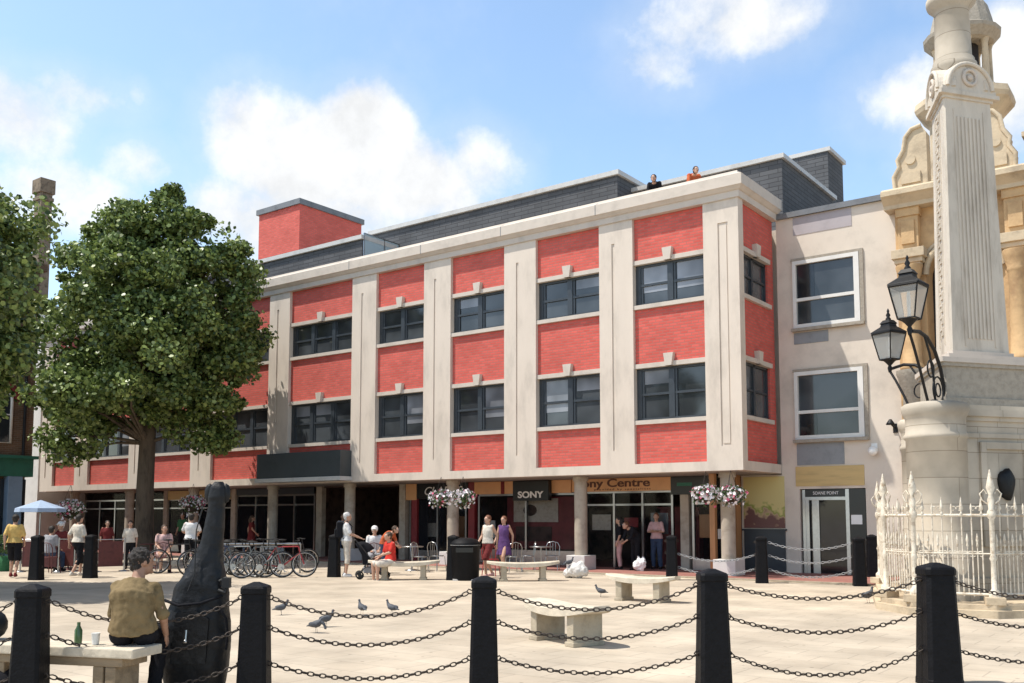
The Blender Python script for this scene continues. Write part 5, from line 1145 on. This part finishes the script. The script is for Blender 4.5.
# ================================================================== SKY, SUN, CAMERA
SUN_EL = math.radians(63); sd = Vector((.711, .718, 0)).normalized(); sdir = Vector((sd.x*math.cos(SUN_EL), sd.y*math.cos(SUN_EL), -math.sin(SUN_EL)))
ld = bpy.data.lights.new('sun', 'SUN'); ld.energy = 4.6; ld.angle = math.radians(.53); ld.color = (1.0, .955, .88)
so = bpy.data.objects.new('sun', ld); COL.objects.link(so); so.rotation_euler = sdir.to_track_quat('-Z', 'Y').to_euler()
W = bpy.data.worlds.new('World'); C.world = W; W.use_nodes = True; nt = W.node_tree; L = nt.links.new
bg = nt.nodes['Background']; bg.inputs['Strength'].default_value = .11
sk = N(nt, 'ShaderNodeTexSky'); sk.sky_type = 'NISHITA'; sk.sun_disc = False; sk.sun_elevation = SUN_EL; sk.sun_rotation = math.atan2(-sd.x, -sd.y); sk.air_density = 1.0; sk.dust_density = 1.2; sk.ozone_density = 1.5
tc = N(nt, 'ShaderNodeTexCoord'); sp = N(nt, 'ShaderNodeSeparateXYZ'); L(tc.outputs['Generated'], sp.inputs[0])
def mth(op, a, b=None, clamp=False):
    n_ = N(nt, 'ShaderNodeMath', operation=op, use_clamp=clamp)
    for i, v in enumerate((a, b)):
        if v is None: continue
        if isinstance(v, (int, float)): n_.inputs[i].default_value = v
        else: L(v, n_.inputs[i])
    return n_.outputs[0]
n1 = N(nt, 'ShaderNodeTexNoise'); n1.inputs['Scale'].default_value = 5.5; n1.inputs['Detail'].default_value = 8; n1.inputs['Roughness'].default_value = .6; L(tc.outputs['Generated'], n1.inputs['Vector'])
n2 = N(nt, 'ShaderNodeTexNoise'); n2.inputs['Scale'].default_value = 16; n2.inputs['Detail'].default_value = 7; n2.inputs['Roughness'].default_value = .62; L(tc.outputs['Generated'], n2.inputs['Vector'])
az = mth('ARCTAN2', sp.outputs[0], sp.outputs[1]); el = mth('ARCSINE', sp.outputs[2])
mask = None
def azel(px, py):
    v = Vector(ray(px, py)[:3]).normalized(); return math.atan2(v.x, v.y), math.asin(v.z)
CL = [(250,125,45,48,1),(300,160,85,62,1.15),(355,145,60,58,1.1),(400,185,100,50,1),(478,165,48,42,.75),(240,215,60,45,.9),(330,220,150,55,.8),
      (22,120,70,52,.85),(75,95,60,30,.7),(130,165,45,28,.6),(60,200,90,50,.8),(136,95,12,14,.4),(730,20,105,48,.8),(665,60,50,38,.6),(790,15,70,36,.7),(910,90,65,45,.75),(1010,60,60,90,.95),(960,130,60,50,.8),(-150,150,150,90,.9),(1250,150,160,100,.9),(1000,-60,100,60,.7),(700,-90,130,50,.6),(150,260,200,40,.5)]
for (px, py, wx_, wy_, s_) in CL:
    a0, e0 = azel(px, py); a1, _ = azel(px+wx_, py); _, e1 = azel(px, py-wy_)
    wa = abs(a1-a0); we = abs(e1-e0)
    u = mth('DIVIDE', mth('SUBTRACT', az, a0), wa); v = mth('DIVIDE', mth('SUBTRACT', el, e0), we)
    r2 = mth('ADD', mth('MULTIPLY', u, u), mth('MULTIPLY', v, v))
    g_ = mth('MULTIPLY', mth('SUBTRACT', 1.25, mth('MULTIPLY', r2, .75)), s_)
    mask = g_ if mask is None else mth('MAXIMUM', mask, g_)
mask = mth('MAXIMUM', mask, -.6)
nn = mth('ADD', mth('MULTIPLY', mth('SUBTRACT', n1.outputs['Fac'], .5), 2.6), mth('MULTIPLY', mth('SUBTRACT', n2.outputs['Fac'], .5), 1.3))
dens = mth('ADD', mask, nn)
mr = N(nt, 'ShaderNodeMapRange'); mr.interpolation_type = 'SMOOTHSTEP'; mr.inputs['From Min'].default_value = .15; mr.inputs['From Max'].default_value = 1.2; L(dens, mr.inputs[0])
thin = N(nt, 'ShaderNodeMapRange'); thin.interpolation_type = 'SMOOTHSTEP'; thin.inputs['From Min'].default_value = -.9; thin.inputs['From Max'].default_value = 1.0; thin.inputs['To Max'].default_value = .22; L(dens, thin.inputs[0])
cm = mth('MAXIMUM', mr.outputs[0], thin.outputs[0])
shade = N(nt, 'ShaderNodeMapRange'); shade.inputs['From Min'].default_value = .35; shade.inputs['From Max'].default_value = .65; shade.inputs['To Min'].default_value = 6.9; shade.inputs['To Max'].default_value = 8.4; L(n2.outputs['Fac'], shade.inputs[0])
cc = N(nt, 'ShaderNodeVectorMath', operation='SCALE'); cc.inputs[0].default_value = (.97, .985, 1.0); L(shade.outputs[0], cc.inputs['Scale'])
skm = N(nt, 'ShaderNodeVectorMath', operation='MULTIPLY'); skm.inputs[1].default_value = (2.1, 2.15, 2.05); L(sk.outputs[0], skm.inputs[0])
mix = N(nt, 'ShaderNodeMix', data_type='RGBA'); L(cm, mix.inputs[0]); L(skm.outputs[0], mix.inputs[6]); L(cc.outputs[0], mix.inputs[7]); eg = N(nt, 'ShaderNodeMapRange'); eg.interpolation_type = 'SMOOTHSTEP'; eg.inputs['From Min'].default_value = .58; eg.inputs['From Max'].default_value = .95; eg.inputs['To Min'].default_value = 1.0; eg.inputs['To Max'].default_value = .38; L(el, eg.inputs[0])
fin = N(nt, 'ShaderNodeVectorMath', operation='SCALE'); L(mix.outputs[2], fin.inputs[0]); L(eg.outputs[0], fin.inputs['Scale'])
wm = N(nt, 'ShaderNodeMapRange', data_type='FLOAT_VECTOR'); wm.inputs[7].default_value = (.58, .58, .58); wm.inputs[8].default_value = (.95, .95, .95); wm.inputs[9].default_value = (1, 1, 1); wm.inputs[10].default_value = (1.1, .95, .78); L(el, wm.inputs[6])
fm_ = N(nt, 'ShaderNodeVectorMath', operation='MULTIPLY'); L(fin.outputs[0], fm_.inputs[0]); L(wm.outputs[1], fm_.inputs[1]); L(fm_.outputs[0], bg.inputs[0])
cd = bpy.data.cameras.new('camera'); cam = bpy.data.objects.new('camera', cd); COL.objects.link(cam); C.camera = cam
cam.location = (0, 0, EYE); cam.rotation_euler = (PI/2+PITCH, 0, YAW); cd.sensor_width = 36; cd.lens = 36*FPX/1024; cd.shift_y = (CY-341.5)/1024; cd.clip_end = 1500; cd.clip_start = .1
C.view_settings.view_transform = 'Standard'; C.view_settings.look = 'None'; C.view_settings.gamma = 1; C.view_settings.exposure = 0.27
C.cycles.max_bounces = 6; C.cycles.transparent_max_bounces = 12
for o in [q for q in C.objects if q.type == 'MESH' and q.data.users == 0]: bpy.data.objects.remove(o)
